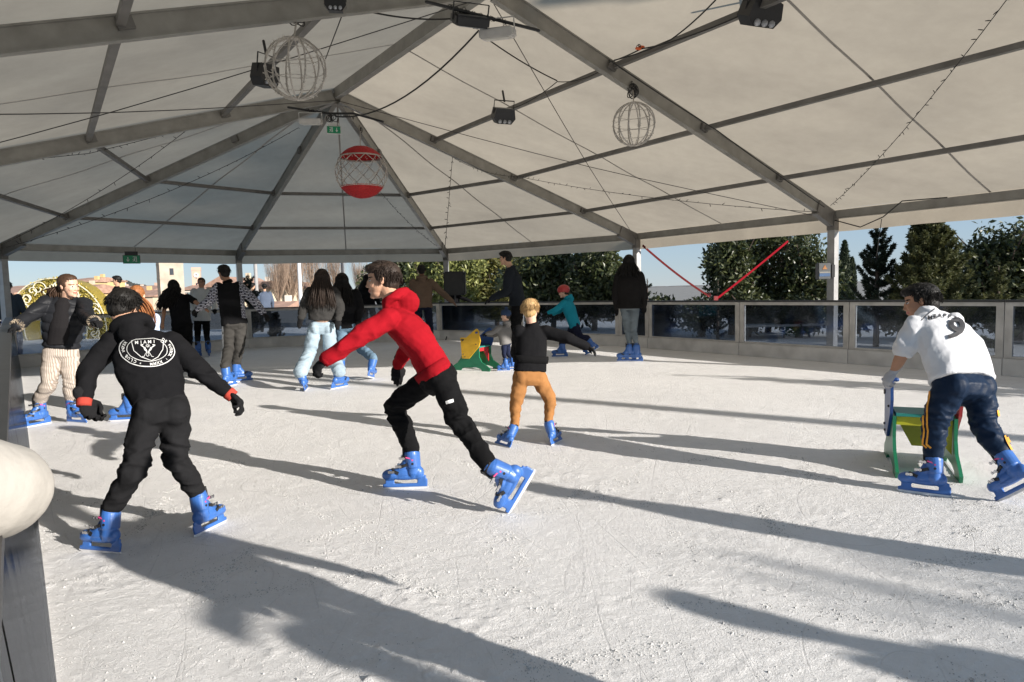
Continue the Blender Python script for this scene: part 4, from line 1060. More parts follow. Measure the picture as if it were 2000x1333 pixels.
# 9 vest boy
patt = None
def pattern_mat():
    m, nt, b = nodes('black_white_pattern'); N = nt.nodes; L = nt.links; tc = N.new('ShaderNodeTexCoord'); ck = N.new('ShaderNodeTexBrick')
    mp = N.new('ShaderNodeMapping'); mp.inputs['Rotation'].default_value = (1.57, .9, 0); L.new(tc.outputs['Object'], mp.inputs[0]); L.new(mp.outputs[0], ck.inputs[0])
    ck.inputs['Scale'].default_value = 11; ck.inputs['Color1'].default_value = (.55, .55, .6, 1); ck.inputs['Color2'].default_value = (.4, .4, .48, 1); ck.inputs['Mortar'].default_value = (.01, .01, .02, 1); ck.inputs['Mortar Size'].default_value = .06
    L.new(ck.outputs[0], b.inputs['Base Color']); b.inputs['Roughness'].default_value = .8; return m
patt = pattern_mat()
j = JJ(head=(437, 533, 9.7), neck=(444, 550, 9.7), shL=(426, 562, 9.6), shR=(466, 560, 9.7), elL=(409, 588, 9.6), wrL=(386, 604, 9.7), elR=(495, 586, 9.6), wrR=(515, 612, 9.5), hipL=(448, 632, 9.6), hipR=(468, 632, 9.65), knL=(446, 678, 9.6), knR=(467, 676, 9.65))
PEOPLE['vest'] = person(dict(J=j, s=1.08, hh=.225, seed=22, far=True, vx=.009, face=(140, -5, 0), skin='tan', hair=('black', 'short', 0), label='tall boy in a black gilet with patterned sleeves and striped grey trousers',
    fL=(G(450, 755), 80, 0, -6), fR=(G(470, 746), 30, 0, 0), ss=1, legs=dict(fit='straight', mat=cloth('grey_black_track', (.045, .043, .04)), k=1.05, side=[dict(k='L', dir=V((-.8, -.6, 0)), lanes=[0], w=.07, mat=mat('white_stripe', (.6, .6, .6), .8))]),
    top=dict(name='gilet', mat=black, bottom=-.02, ex=.035, arm=1.15, sleevemat=patt), hands={'L': 'glove', 'R': 'glove'}))
# 10 white-jeans girl
j = JJ(head=(630, 543, 9.0), neck=(629, 562, 9.0), shL=(606, 572, 9.0), shR=(652, 572, 9.05), elL=(594, 600, 9.0), wrL=(588, 622, 8.9), elR=(664, 602, 9.1), wrR=(660, 625, 8.95), hipL=(616, 640, 9.0), hipR=(641, 640, 9.05), knL=(604, 690, 9.0), knR=(646, 688, 9.05))
PEOPLE['jeans'] = person(dict(J=j, s=1.06, hh=.235, seed=24, far=True, vx=.009, face=(92, -5, 0), skin='light', hair=('dark', 'long', .40), label='girl in pale washed jeans and a dark grey top with very long dark hair',
    fL=(G(599, 762), 100, 0, -14), fR=(G(662, 758), 62, 0, 14), ss=.98, legs=dict(fit='wide', mat=cloth('pale_denim', (.29, .37, .43), var=.18), k=.9, wr=.009, wf=60), top=dict(name='sweater', mat=cloth('dark_grey_knit', (.035, .034, .033)), bottom=.22, ex=.02, arm=1.2, fold=.012), hands={'L': 'glove', 'R': 'glove'}))
# 11 blue-jeans girl
j = JJ(head=(669, 549, 9.9), neck=(670, 566, 9.9), shL=(652, 575, 9.9), shR=(694, 575, 9.95), elL=(648, 600, 9.9), wrL=(652, 624, 9.8), elR=(702, 602, 9.9), wrR=(700, 625, 9.8), hipL=(668, 636, 9.9), hipR=(692, 636, 9.9), knL=(668, 682, 9.9), knR=(704, 680, 9.9))
PEOPLE['bluejeans'] = person(dict(J=j, s=1.06, hh=.23, seed=26, far=True, face=(88, -5, 0), skin='light', hair=('black', 'long', .36), label='girl in mid blue jeans and black jacket beside the girl in pale jeans',
    fL=(G(668, 738), 95, 0, 0), fR=(G(724, 742), 85, -12, 10), ss=.98, legs=dict(fit='straight', mat=cloth('mid_denim', (.12, .19, .26), var=.2), k=1.05, wr=.008), top=dict(name='jacket', mat=black, bottom=-.05, ex=.03, arm=1.25), hands={'L': 'glove', 'R': 'glove'}))
def simple(key, u, v, dep, H, label, face=90, hair=('black', 'short', 0), topm=black, legm=black2, lean=0, arms=None, skate=True, fit='straight', seedv=1, topk=None, stance=.12, faz=None, skin='olive', hood=False, skirt=0, s=None, gl='glove', step=0, ex=.03):
    """upright person standing at photo column u, row v (feet)"""
    base = G(u, v); base = base * (dep / base.y) if dep else base; base.z = 0
    a = radians(face); f = V((cos(a), sin(a), 0)); l = V((-f.y, f.x, 0)); k = H / 1.7; z = V((0, 0, 1)); ln = lean
    z0 = .05 if skate else 0
    hp = base + z * (.90 * k + z0) - f * ln * .1; sh = hp + (z * .46 + f * ln).normalized() * .46 * k; hd = sh + (z * .23 + f * ln * .9).normalized() * .235 * k
    arms = arms or {}
    J = dict(head=hd, neck=sh + z * .07 * k, shL=sh + l * .17 * k, shR=sh - l * .17 * k, hipL=hp + l * .09 * k, hipR=hp - l * .09 * k, knL=base + l * stance * k + f * (.05 + step * .5) + z * (.5 * k + z0 * .5), knR=base - l * stance * k + f * (.05 - step * .5) + z * (.5 * k + z0 * .5))
    if not skate: J['anL'] = base + l * stance * k + f * step + z * .09; J['anR'] = base - l * stance * k - f * step + z * .09
    for q, sg in (('L', 1), ('R', -1)):
        e, w_ = arms.get(q, ((.08, .0, -.27), (.1, .12, -.5)))
        J['el' + q] = J['sh' + q] + (l * sg * e[0] + f * e[1] + z * e[2]) * k; J['wr' + q] = J['sh' + q] + (l * sg * w_[0] + f * w_[1] + z * w_[2]) * k
    sp = dict(J=J, s=s or k * 1.02, hh=.225 * (k ** .35), seed=seedv, far=True, face=(face, -8 * ln * 3, 0), skin=skin, hair=hair, label=label, ss=.98 * k ** .5,
              legs=dict(fit=fit, mat=legm), top=dict(name='jacket', mat=topm, bottom=-.04, ex=ex, arm=1.2, hood=hood, **(dict(skirt=skirt) if skirt else {})), hands={'L': gl, 'R': gl}, base=base)
    if skate: sp['fL'] = (base + l * stance * 1.15 * k + f * step, (faz or face) + 8, 0, 0); sp['fR'] = (base - l * stance * 1.15 * k - f * step, (faz or face) - 8, 0, 0)
    PEOPLE[key] = person(sp)
    if not skate:
        for q in 'LR':
            bm = bmesh.new(); c = J['an' + q]; tube(bm, [c - f * .06 - z * .04, c + f * .04 - z * .045, c + f * .15 - z * .055], [.045, .045, .035], n=12, smooth=False, flat=.9)
            link('shoe', remesh(bm, .01, 2), LINER, PEOPLE[key]['root'], smooth=True)
    return PEOPLE[key]
simple('behind', 722, 668, None, 1.68, 'person in black far behind the girl in mid blue jeans', face=80, hair=('black', 'long', .25), seedv=31)
simple('beige', 829, 690, 13.5, 1.74, 'man in a taupe hooded jacket seen from behind, one arm out to a child', face=95, hair=('black', 'short', 0), topm=cloth('taupe_fleece', (.13, .09, .065)), legm=cloth('navy_trousers', (.012, .015, .03)), hood=True, skin='dark', seedv=33, arms={'R': ((.22, .05, -.22), (.42, .1, -.4)), 'L': ((.06, .08, -.27), (.0, .25, -.4))}, gl='bare')
simple('kid', 889, 660, None, 1.32, 'child in a flaring black coat holding the hand of the man in taupe', face=60, hair=('black', 'short', 0), seedv=35, arms={'R': ((.28, .0, -.10), (.5, 0, -.16)), 'L': ((.12, .05, -.1), (.2, .1, -.05))}, skirt=.1, stance=.04)
simple('man', 1014, 716, 11.0, 1.86, 'tall man in a dark coat leaning down behind the small blond boy', face=172, hair=('black', 'short', 0), topm=cloth('dark_slate_coat', (.014, .017, .022)), lean=.1, seedv=37, skirt=.05, arms={'L': ((.04, .05, -.28), (.0, .28, -.38)), 'R': ((.04, .05, -.28), (.0, .28, -.36))})
# toddler
j = JJ(head=(987, 617, 10.4), neck=(988, 632, 10.4), shL=(976, 640, 10.3), shR=(992, 640, 10.5), elL=(962, 650, 10.3), wrL=(950, 652, 10.3), elR=(966, 655, 10.55), wrR=(952, 655, 10.5), hipL=(985, 670, 10.35), hipR=(991, 670, 10.45), knL=(984, 693, 10.35), knR=(993, 693, 10.45))
PEOPLE['tot'] = person(dict(J=j, s=.62, hh=.17, seed=40, far=True, face=(178, 0, 0), skin='light', hair=('dark', 'short', 0), label='toddler in a grey jacket and dark blue hat pushing the yellow and green skating aid',
    fL=(G(984, 725), 178, 0, 0), fR=(G(997, 722), 178, 0, 0), ss=.62, legs=dict(fit='slim', mat=cloth('navy_kid_trousers', (.015, .02, .045))), top=dict(name='jacket', mat=cloth('grey_fleece', (.16, .155, .15)), bottom=-.02, ex=.03, arm=1.2, hood=True), hands={'L': 'glove', 'R': 'glove'}))
def hat(P, m, pomp=True, name='knitted_hat', helmet=False):
    bm = bmesh.new(); M = P['M']
    ell(bm, (0, -.06, .70), (.42, .5, .42) if not helmet else (.46, .56, .46), n=20, mtx=M); me = remesh(bm, .008, 1)
    bm = bmesh.new(); bm.from_mesh(me); Mi = M.inverted()
    bmesh.ops.delete(bm, geom=[f for f in bm.faces if (Mi @ f.calc_center_median()).z < (.52 - .35 * max(0, -(Mi @ f.calc_center_median()).y))], context='FACES')
    if pomp: ell(bm, (0, -.1, 1.2), (.16, .16, .14), n=12, mtx=M)
    link(name, b2m(bm), m, P['root'], smooth=True)
hat(PEOPLE['tot'], cloth('dark_blue_knit', (.03, .05, .1)))
# teal child
j = JJ(head=(1100, 571, 12.4), neck=(1108, 583, 12.4), shL=(1102, 592, 12.25), shR=(1112, 590, 12.55), elL=(1085, 606, 12.2), wrL=(1071, 611, 12.2), elR=(1095, 606, 12.6), wrR=(1080, 614, 12.6), hipL=(1120, 634, 12.3), hipR=(1124, 634, 12.5), knL=(1134, 660, 12.25), knR=(1106, 662, 12.5))
PEOPLE['teal'] = person(dict(J=j, s=.85, hh=.21, seed=42, far=True, face=(180, -8, 0), skin='light', hair=('dark', 'short', 0), label='child in a turquoise jacket and red helmet skating to the left',
    fL=(G(1158, 694), 175, -30, 0), fR=(G(1094, 698), 178, 0, 0), ss=.9, legs=dict(fit='straight', mat=cloth('dark_ski_trousers', (.012, .014, .03)), k=1.15), top=dict(name='jacket', mat=cloth('turquoise_nylon', (.015, .24, .33)), bottom=-.04, ex=.03, arm=1.2, hood=True), hands={'L': 'glove', 'R': 'glove'}))
hat(PEOPLE['teal'], mat('red_helmet_shell', (.38, .03, .03), .35), False, 'helmet', True)
simple('coat', 1231, 711, 11.1, 1.72, 'woman in a long dark coat and grey jeans by the tent pole', face=70, hair=('black', 'long', .22), topm=cloth('black_wool_coat', (.013, .012, .012)), legm=cloth('grey_denim', (.13, .155, .17), var=.2), fit='slim', stance=.05, faz=165, seedv=44, skirt=.07, arms={'L': ((.06, .0, -.27), (.05, .02, -.52)), 'R': ((.06, .02, -.27), (.06, .05, -.5))})
simple('out1', 27, 700, 15.0, 1.7, 'passer-by in a dark jacket outside the far left corner of the rink', face=110, skate=False, seedv=46, topm=cloth('dark_parka', (.03, .035, .04)), legm=cloth('blue_jeans_far', (.06, .1, .2)))
simple('out2', 237, 680, 17.0, 1.85, 'dark haired passer-by behind the head of the crested hoodie boy', face=200, skate=False, seedv=48)
simple('out3', 522, 672, 23.0, 1.66, 'passer-by seen through the far plexiglass by the bare poplars', face=120, skate=False, seedv=50, topm=cloth('blue_grey_parka', (.08, .1, .14)), step=.15)
simple('out4', 500, 674, 24.0, 1.72, 'second passer-by walking behind the far plexiglass', face=60, skate=False, seedv=52, topm=char, step=.15)
# skaters beyond the right edge whose shadows cross the ice
0 and simple('off1', 3300, 1300, None, 1.5, 'skater out of frame to the right whose shadow crosses the ice', face=130, seedv=54, arms={'L': ((.2, .1, -.2), (.4, .15, -.3)), 'R': ((.2, .1, -.2), (.4, .15, -.3))}, stance=.2)
def shadow_at(key, tip, H, *a, **k):
    t = G(*tip); L_ = H / tan(SUN_EL); spec_at(key, t.x + cos(SUN_AZ) * L_, t.y + sin(SUN_AZ) * L_, H, *a, **k)
def spec_at(key, x, y, H, label, face, seedv, **kw):
    simple(key, 1000, 900, None, H, label, face=face, seedv=seedv, **kw)
    r = PEOPLE[key]['root']; r.location = (x, y, 0)
shadow_at('off2', (1070, 955), 1.5, 'skater out of frame at the lower right whose shadow reaches the ice', 60, 56, stance=.16)
shadow_at('off3', (100, 985), 1.6, 'skater just out of frame at the lower right corner', 120, 58, stance=.06, s=.8)
shadow_at('off5', (1385, 1185), 1.5, 'second skater out of frame at the lower right', 100, 63, stance=.06)
shadow_at('off4', (560, 1225), 1.7, 'spectator standing behind the camera', 140, 60, skate=False, s=.85)
# cream coat right beside the camera
j = dict(head=V((-.95, .42, 1.46)), neck=V((-.93, .40, 1.32)), shL=V((-1.1, .5, 1.24)), shR=V((-.80, .33, 1.24)))
j['elR'] = D(-34, 958, .80); j['wrR'] = V((-.80, .98, .99)); j['elL'] = V((-1.15, .75, 1.04)); j['wrL'] = V((-.92, 1.0, 1.0)); j['hipL'] = V((-1.08, .40, .84)); j['hipR'] = V((-.88, .28, .84)); j['knL'] = V((-1.08, .45, .46)); j['knR'] = V((-.9, .32, .46)); j['anL'] = V((-1.08, .42, .09)); j['anR'] = V((-.92, .28, .09))
PEOPLE['cream'] = person(dict(J=j, s=.95, hh=.21, seed=62, face=(55, -10, 0), skin='light', hair=('brown', 'short', 0), label='spectator in a cream wool coat, only the elbow in view at the left edge',
    legs=dict(fit='straight', mat=char), top=dict(name='wool_coat', mat=cloth('cream_wool', (.40, .375, .335), var=.08), bottom=-.1, ex=.03, arm=1.3, fold=.0015, wr=.0012), hands={'R': 'glove', 'L': 'glove'}, base=V((-1, .35, 0))))
for q in 'LR':
    bm = bmesh.new(); c = j['an' + q]; tube(bm, [c + V((0, -.06, -.04)), c + V((0, .04, -.045)), c + V((0, .15, -.055))], [.045, .045, .035], n=12, smooth=False); link('shoe', remesh(bm, .01, 2), LINER, PEOPLE['cream']['root'], smooth=True)
# ------------------------------------------------------------------ prints and labels on the clothes
white = mat('white_print', (.62, .62, .6), .7, var=.05); blackp = mat('black_print', (.015, .015, .018), .7)
bv = bvh_of(P1['top'], P1['base']); bm = bmesh.new()
cx, cy = 287.5, 684
def el_pts(rx, ry, a0, a1, n=40, rot=3): 
    o = []
    for k in range(n + 1):
        a = radians(a0 + (a1 - a0) * k / n); x, y = rx * cos(a), ry * sin(a); r = radians(rot); o.append((cx + x * cos(r) - y * sin(r), cy + x * sin(r) + y * cos(r)))
    return o
ribbon2d(bm, bv, el_pts(53.5, 33, -38, 212), 1.7, sub=2); ribbon2d(bm, bv, el_pts(39, 22.5, -50, 225), 1.1, sub=2)
def arc_text(s, a0, a1, rx, ry, h, flip=1, sx=.95):
    n = len(s)
    for i, ch in enumerate(s):
        a = a0 + (a1 - a0) * (i / (n - 1) if n > 1 else 0); p = el_pts(rx, ry, a, a, 1)[0]; q = el_pts(rx, ry, a + .5 * flip, a + .5 * flip, 1)[0]
        put_glyph(bm, bv, ch, p[0], p[1], h, degrees(atan2(q[1] - p[1], q[0] - p[0])), sx)
# letters read counter-clockwise along the bottom of the badge
arc_text('CLUB INTER', 118, 205, 46.5, 27.5, 5.6, 1)
arc_text('x', 104, 104, 46.5, 27.5, 4, -1); arc_text('MMXX', 78, 52, 46.5, 28, 5.8, -1); arc_text('i', 35, 35, 46.5, 28, 4, -1); arc_text('DE FUTBOL', -50, 20, 46.5, 27.5, 5.4, 1)
ribbon2d(bm, bv, [(257, 667), (262, 686), (276, 698), (297, 705), (309, 698), (318, 684), (319, 667)], 1.3, sub=3)
ribbon2d(bm, bv, [(257, 667), (266, 664), (300, 662), (319, 667)], 1.0, sub=3)
for i, ch in enumerate('MIAMI'): put_glyph(bm, bv, ch, 267 + i * 8.6 + (0 if i < 2 else -.5), 670 - i * .5, 6.2, -3, 1.05)
# two wading birds back to back with a sun between
for sg in (1, -1):
    X = lambda x: 289 + sg * (x)
    ribbon2d(bm, bv, [(X(1.5), 688), (X(6), 681), (X(10), 678), (X(14), 675), (X(9), 674.5)], 1.8, sub=3); ribbon2d(bm, bv, [(X(1), 690), (X(3.5), 684), (X(8), 681)], 1.8, sub=3)
    ribbon2d(bm, bv, [(X(2), 689), (X(5), 693), (X(7), 697), (X(11), 697.5)], .9, sub=2); ribbon2d(bm, bv, [(X(1), 690), (X(2.5), 695), (X(0), 697)], .9, sub=2); ribbon2d(bm, bv, [(X(5), 679), (X(7), 684), (X(2), 688)], 1.1, sub=2)
for k in range(8):
    a = k * pi / 4; ribbon2d(bm, bv, [(289 + 2.6 * cos(a), 676.5 + 2.2 * sin(a)), (289 + 4.4 * cos(a), 676.5 + 3.6 * sin(a))], .9, sub=1)
ribbon2d(bm, bv, [(289 + 2 * cos(k * pi / 4), 676.5 + 1.7 * sin(k * pi / 4)) for k in range(9)], .9, sub=1)
link('crest_print', b2m(bm), white, P1['top'])
bv = bvh_of(P4['top'], P4['base']); bm = bmesh.new(); put_glyph(bm, bv, '9', 1864, 643, 42, 18, 1.2, lift=.012); link('printed_number', b2m(bm), blackp, P4['top']); bm = bmesh.new()
for i, ch in enumerate('MBAPPE'):
    a = [-2, 0, 3, 8, 14, 20][i]; put_glyph(bm, bv, ch, 1816 + i * 9.6, [621.5, 619, 617.5, 617.5, 619, 622][i], 8.5, a, 1.05)
link_sep('printed_letter', bm, blackp, P4['top'])
bm = bmesh.new(); ribbon2d(bm, bv, [(1799, 627), (1808, 618), (1818, 610), (1826, 604)], 1.6, sub=4); link('collar_trim', b2m(bm), blackp, P4['top'])
P2_ = PEOPLE['red']; bv = bvh_of(P2_['trousers'], P2_['base']); bm = bmesh.new(); ribbon2d(bm, bv, [(871.5, 787), (885.5, 783)], 6.5, .006, 8); link('pocket_label', b2m(bm), white, P2_['trousers'])
gold = mat('amber_stripe', (.75, .33, .03), .7)
bv = bvh_of(P4['trousers'], P4['base']); 
for ln in ([(1808, 752), (1806, 775), (1800, 795), (1799, 820), (1802, 842), (1800, 868), (1806, 875)], [(1953, 802), (1958, 818), (1962, 838), (1972, 862), (1982, 882)]):
    for k in (-1, 0, 1):
        bm = bmesh.new(); ribbon2d(bm, bv, [(u + k * 6.2 * (1 if ln[0][0] < 1900 else .8) + (5 if ln[0][0] < 1900 else -2) + 1.5 * sin(v_ * .23 + k), v_) for u, v_ in ln], 3.4, sub=7, lift=.006); link('side_stripe', b2m(bm), gold, P4['trousers'], smooth=True)
# ------------------------------------------------------------------ things hung under the roof
def coil(bm, c, r, n, seed, w=.006, loops=5):
    rg = random.Random(seed)
    for k in range(loops):
        ax = V((rg.gauss(0, 1), rg.gauss(0, 1), rg.gauss(0, .4))).normalized(); x, z = frame_from(ax); rr = r * rg.uniform(.6, 1.1); o = V((rg.gauss(0, 1), rg.gauss(0, 1), rg.gauss(0, 1))) * r * .25
        tube(bm, [c + o + (x * cos(2 * pi * q / n) + z * sin(2 * pi * q / n)) * rr for q in range(n + 1)], w, n=4, round_ends=False, smooth=False)
wirem = mat('pale_wire_lights', (.42, .39, .35), .5, var=.25); bulbm = mat('clear_bulbs', (.6, .56, .5), .2)
def globe(u, v, rpx, dep, topu, topv, label, redcaps=False):
    c = D(u, v, dep); r = rpx / FPX * (c - CAM).dot(fw); o = empty('wire_globe', c, label, 'light globe', 'wire light globes hanging from the roof')
    bm = bmesh.new(); rg = random.Random(int(u))
    if not redcaps:
        nm_ = 12
        for k in range(nm_):
            a = 2 * pi * k / nm_ + .1
            tube(bm, [c + V((cos(a) * sin(t), sin(a) * sin(t), cos(t))) * r for t in [pi * q / 18 for q in range(19)]], .0075, n=5, round_ends=False, smooth=False)
        for t in (pi * .35, pi * .5, pi * .65):
            tube(bm, [c + V((cos(2 * pi * q / 28) * sin(t), sin(2 * pi * q / 28) * sin(t), cos(t))) * r for q in range(29)], .003, n=4, round_ends=False, smooth=False)
    else:
        for t in (pi * .3, pi * .31, pi * .70):
            tube(bm, [c + V((cos(2 * pi * q / 28) * sin(t), sin(2 * pi * q / 28) * sin(t), cos(t))) * r for q in range(29)], .007, n=4, round_ends=False, smooth=False)
        for sgn in (-1, 1):
            for k in range(11):
                tube(bm, [c + V((cos(2 * pi * k / 11 + sgn * q * .14) * sin(t), sin(2 * pi * k / 11 + sgn * q * .14) * sin(t), cos(t))) * r for q, t in enumerate([pi * (.3 + .4 * q / 9) for q in range(10)])], .006, n=4, round_ends=False, smooth=False)
    link('wire_frame', b2m(bm), wirem, o)
    bm = bmesh.new()
    for k in range(230 if not redcaps else 160):
        t = math.acos(rg.uniform(-.95, .95)) if not redcaps else pi * rg.uniform(.3, .7); a = 2 * pi * (round(rg.uniform(0, 12)) / 12) + .1 if not redcaps else rg.uniform(0, 2 * pi)
        n = V((cos(a) * sin(t), sin(a) * sin(t), cos(t))); p = c + n * r; d = (n * rg.uniform(-1, 1) + V((rg.gauss(0, 1), rg.gauss(0, 1), rg.gauss(0, 1))) * .7).normalized() * .022
        tube(bm, [p, p + d], [.003, .004], n=4, round_ends=False, smooth=False)
    setp(link('bulbs', b2m(bm), bulbm, o), kind='stuff')
    if redcaps:
        rm = mat('red_tinsel', (.42, .012, .015), .7, var=.3, vscale=60, bump=.8, bscale=90)
        for sg in (1, -1):
            bm = bmesh.new(); rows = []
            for i in range(9):
                t = pi * .31 * i / 8; row = [bm.verts.new(c + V((cos(2 * pi * q / 32) * sin(t), sin(2 * pi * q / 32) * sin(t), sg * cos(t))) * r * (1 + .012 * rg.random())) for q in range(32)] if i else [bm.verts.new(c + V((0, 0, sg * r)))]
                if i == 1:
                    for q in range(32): bm.faces.new((rows[0][0], row[q], row[(q + 1) % 32]))
                elif i > 1: bridge(bm, rows[-1], row)
                rows.append(row)
            link('red_cap', b2m(bm), rm, o)
    top = roof(topu, topv, .12); bm = bmesh.new(); h = c + V((0, 0, r)); 
    tube(bm, [h, top], .008, n=5, round_ends=False); link('hanger', b2m(bm), wirem, o)
    bm = bmesh.new(); coil(bm, h.lerp(top, .75), .05 if redcaps else .075, 12, int(u), loops=3 if redcaps else 9); link('cable_coil', b2m(bm), blk, o)
    return o
globe(577, 135, 58, 5.9, 583, 15, 'large pale wire light globe hanging at the upper left')
globe(1238, 243, 41, 7.9, 1236, 168, 'small pale wire light globe hanging from the right rafter')
globe(706, 337, 50, 11.2, 703, 245, 'light globe with red top and bottom caps below the hub', True)
lamp_glass = mat('lamp_lens', (.35, .36, .38), .15, .2); whitep = mat('white_lamp_casing', (.5, .49, .47), .5); blkm = mat('black_lamp_casing', (.014, .014, .015), .4)
def flood(u, v, w, h, dep, label, rz=0, tilt=25, style='spot'):
    c = D(u, v, dep); o = empty('spotlight', c, label, 'spotlight', 'black spotlights under the roof')
    sc_ = (c - CAM).dot(fw) / FPX; W_, H_ = w * sc_, h * sc_
    R3 = Matrix.Rotation(radians(rz), 3, 'Z') @ Matrix.Rotation(radians(tilt), 3, 'X'); T = R3.to_4x4(); T.translation = c
    bm = bmesh.new(); extr(bm, [(-W_ / 2, -H_ * .2), (-W_ * .32, -H_ * .5), (W_ * .32, -H_ * .5), (W_ / 2, -H_ * .2), (W_ * .42, H_ * .35), (-W_ * .42, H_ * .35)], H_ * .7, T @ Matrix.Rotation(radians(90), 4, 'X')); link('casing', b2m(bm), blkm, o)
    bm = bmesh.new()
    for k in range(3): 
        q = T @ V(((k - 1) * W_ * .22, -H_ * .36, -H_ * .36)); ell(bm, q, (W_ * .09, W_ * .09, W_ * .09), n=10)
    link('lens', b2m(bm), lamp_glass, o)
    bm = bmesh.new(); tube(bm, [T @ V((-W_ * .46, 0, 0)), T @ V((-W_ * .46, 0, H_ * .75)), T @ V((W_ * .46, 0, H_ * .75)), T @ V((W_ * .46, 0, 0))], .008, n=4, smooth=False, round_ends=False); tube(bm, [T @ V((0, 0, H_ * .72)), c + V((0, 0, H_ * 1.3))], .014, n=6, smooth=False); link('bracket', b2m(bm), blkm, o)
flood(518, 145, 44, 48, 6.9, 'black spotlight on the left purlin, partly behind the large globe', 60, 10)
flood(983, 224, 44, 34, 8.6, 'black spotlight hanging from the middle purlin', 20, 20)
flood(1486, 22, 78, 56, 6.6, 'large black spotlight at the top right with three lenses', 20, 25)
flood(655, 4, 42, 36, 5.2, 'black spotlight at the top edge left of the ridge', 10, 10)
# hub bar lamps
def barset(pts, dep, label, ladder=True):
    P = [D(u, v, d) for (u, v), d in zip(pts, dep)]; o = empty('lighting_bar', P[0], label, 'lighting bar'); bm = bmesh.new(); tube(bm, P, .016, n=8, smooth=False)
    for k in range(34):
        p = P[0].lerp(P[-1], .2 + .5 * k / 34); coil(bm, p - V((0, 0, .0)), .024, 6, k, .003, 1)
    link('bar', b2m(bm), blkm, o); bm = bmesh.new()
    coil(bm, P[0].lerp(P[-1], .45) - V((0, 0, .05)), .06, 10, 3, .006, 6); link('cable_coil', b2m(bm), blk, o); return o
barset([(833, 4), (1052, 60)], (6.2, 6.5), 'black bar across the ridge carrying a floodlight and a white lamp')
barset([(563, 210), (640, 222), (690, 222), (748, 238)], (9.7, 9.8, 9.8, 9.8), 'black bar with tangled cable under the roof hub')
def lampbox(u, v, w, h, dep, label, m_, lens, rz, tx, name='lamp'):
    c = D(u, v, dep); sc_ = (c - CAM).dot(fw) / FPX; W_, H_ = w * sc_, h * sc_; o = empty(name, c, label, 'lamp'); R3 = Matrix.Rotation(radians(rz), 3, 'Z') @ Matrix.Rotation(radians(tx), 3, 'X')
    bm = bmesh.new(); box(bm, c, (W_, H_ * 1.2, H_ * .5), R3); bmesh.ops.bevel(bm, geom=bm.edges[:], offset=H_ * .08, segments=2, affect='EDGES'); link('casing', b2m(bm), m_, o)
    bm = bmesh.new(); box(bm, c - R3 @ V((0, 0, H_ * .27)), (W_ * .72, H_ * .8, H_ * .04), R3); link('lens', b2m(bm), lens, o)
    bm = bmesh.new(); 
    for s_ in (-1, 1): box(bm, c + R3 @ V((s_ * W_ * .52, 0, H_ * .35)), (.008, .02, H_ * .8), R3)
    box(bm, c + R3 @ V((0, 0, H_ * .75)), (W_ * 1.04, .02, .008), R3); link('bracket', b2m(bm), m_, o)
    return o
lampbox(918, 40, 68, 40, 6.3, 'black LED floodlight on the bar at the ridge', blkm, mat('floodlight_glass', (.45, .46, .47), .2), 20, 28)
lampbox(972, 66, 66, 36, 6.4, 'square white floodlight next to the black one', whitep, mat('milky_lens', (.55, .54, .5), .35), -15, 12)
lampbox(607, 238, 42, 22, 9.7, 'long cream lamp under the roof hub', whitep, mat('milky_lens', (.55, .54, .5), .35), 5, 10)
def exitsign(u, v, w, dep, label, dark=1.0, flip=False):
    c = D(u, v, dep); sc_ = (c - CAM).dot(fw) / FPX; W_ = w * sc_; H_ = W_ * .52; o = empty('exit_sign', c, label, 'exit sign', 'green exit signs')
    d = (CAM - c); d.z = 0; d.normalize(); R3 = Matrix((V((-d.y, d.x, 0)), d, V((0, 0, 1)))).transposed()
    g = mat('exit_green', (.01, .22, .1), .4); wt = mat('exit_white', (.6, .62, .6), .5)
    bm = bmesh.new(); box(bm, c - d * .02, (W_ * 1.06, .035, H_ * 1.12), R3); box(bm, c - d * .03 + V((0, 0, H_ * .8)), (W_ * .8, .05, H_ * .5), R3); link('housing', b2m(bm), whitep if not flip else blkm, o)
    bm = bmesh.new(); box(bm, c, (W_, .008, H_), R3); link('green_plate', b2m(bm), g, o)
    bm = bmesh.new(); P = lambda x, z: c + R3 @ V((x * W_, .0055, z * H_))
    def quad(pts): bm.faces.new([bm.verts.new(P(*p)) for p in pts])
    s = -1 if flip else 1
    quad([(s * .06 + .10, .3), (s * .06 + .16, .3), (s * .06 + .16, -.05), (s * .06 + .10, -.05)]) if 0 else None
    ax = .22 * s   # arrow
    quad([(ax - .02, .3), (ax + .02, .3), (ax + .02, -.2), (ax - .02, -.2)]); quad([(ax, -.34), (ax + .1, -.04), (ax + .06, -.04), (ax, -.2)]); quad([(ax, -.34), (ax, -.2), (ax - .06, -.04), (ax - .1, -.04)])
    bx = -.2 * s   # doorway and running figure
    quad([(bx - .12, .36), (bx + .12, .36), (bx + .12, .29), (bx - .12, .29)]); quad([(bx + .08, .29), (bx + .12, .29), (bx + .12, -.36), (bx + .08, -.36)])
    quad([(bx - .02, .24), (bx + .04, .24), (bx + .04, .12), (bx - .02, .12)]); quad([(bx - .06, .1), (bx + .03, .1), (bx, -.12), (bx - .05, -.12)]); quad([(bx - .05, -.12), (bx, -.12), (bx + .05, -.32), (bx + .01, -.32)]); quad([(bx - .05, -.1), (bx - .02, -.14), (bx - .12, -.3), (bx - .15, -.26)]); quad([(bx - .05, .08), (bx - .05, .02), (bx - .14, -.04), (bx - .14, .02)])
    link('pictogram', b2m(bm), wt, o)
    bm = bmesh.new(); tube(bm, [c + V((W_ * .3, 0, H_ * .6)), c + V((W_ * .3, 0, H_ * 1.6))], .004, n=4); link('wire', b2m(bm), blk, o)
exitsign(652, 254, 25, 9.6, 'green exit sign with running figure and arrow below the hub')
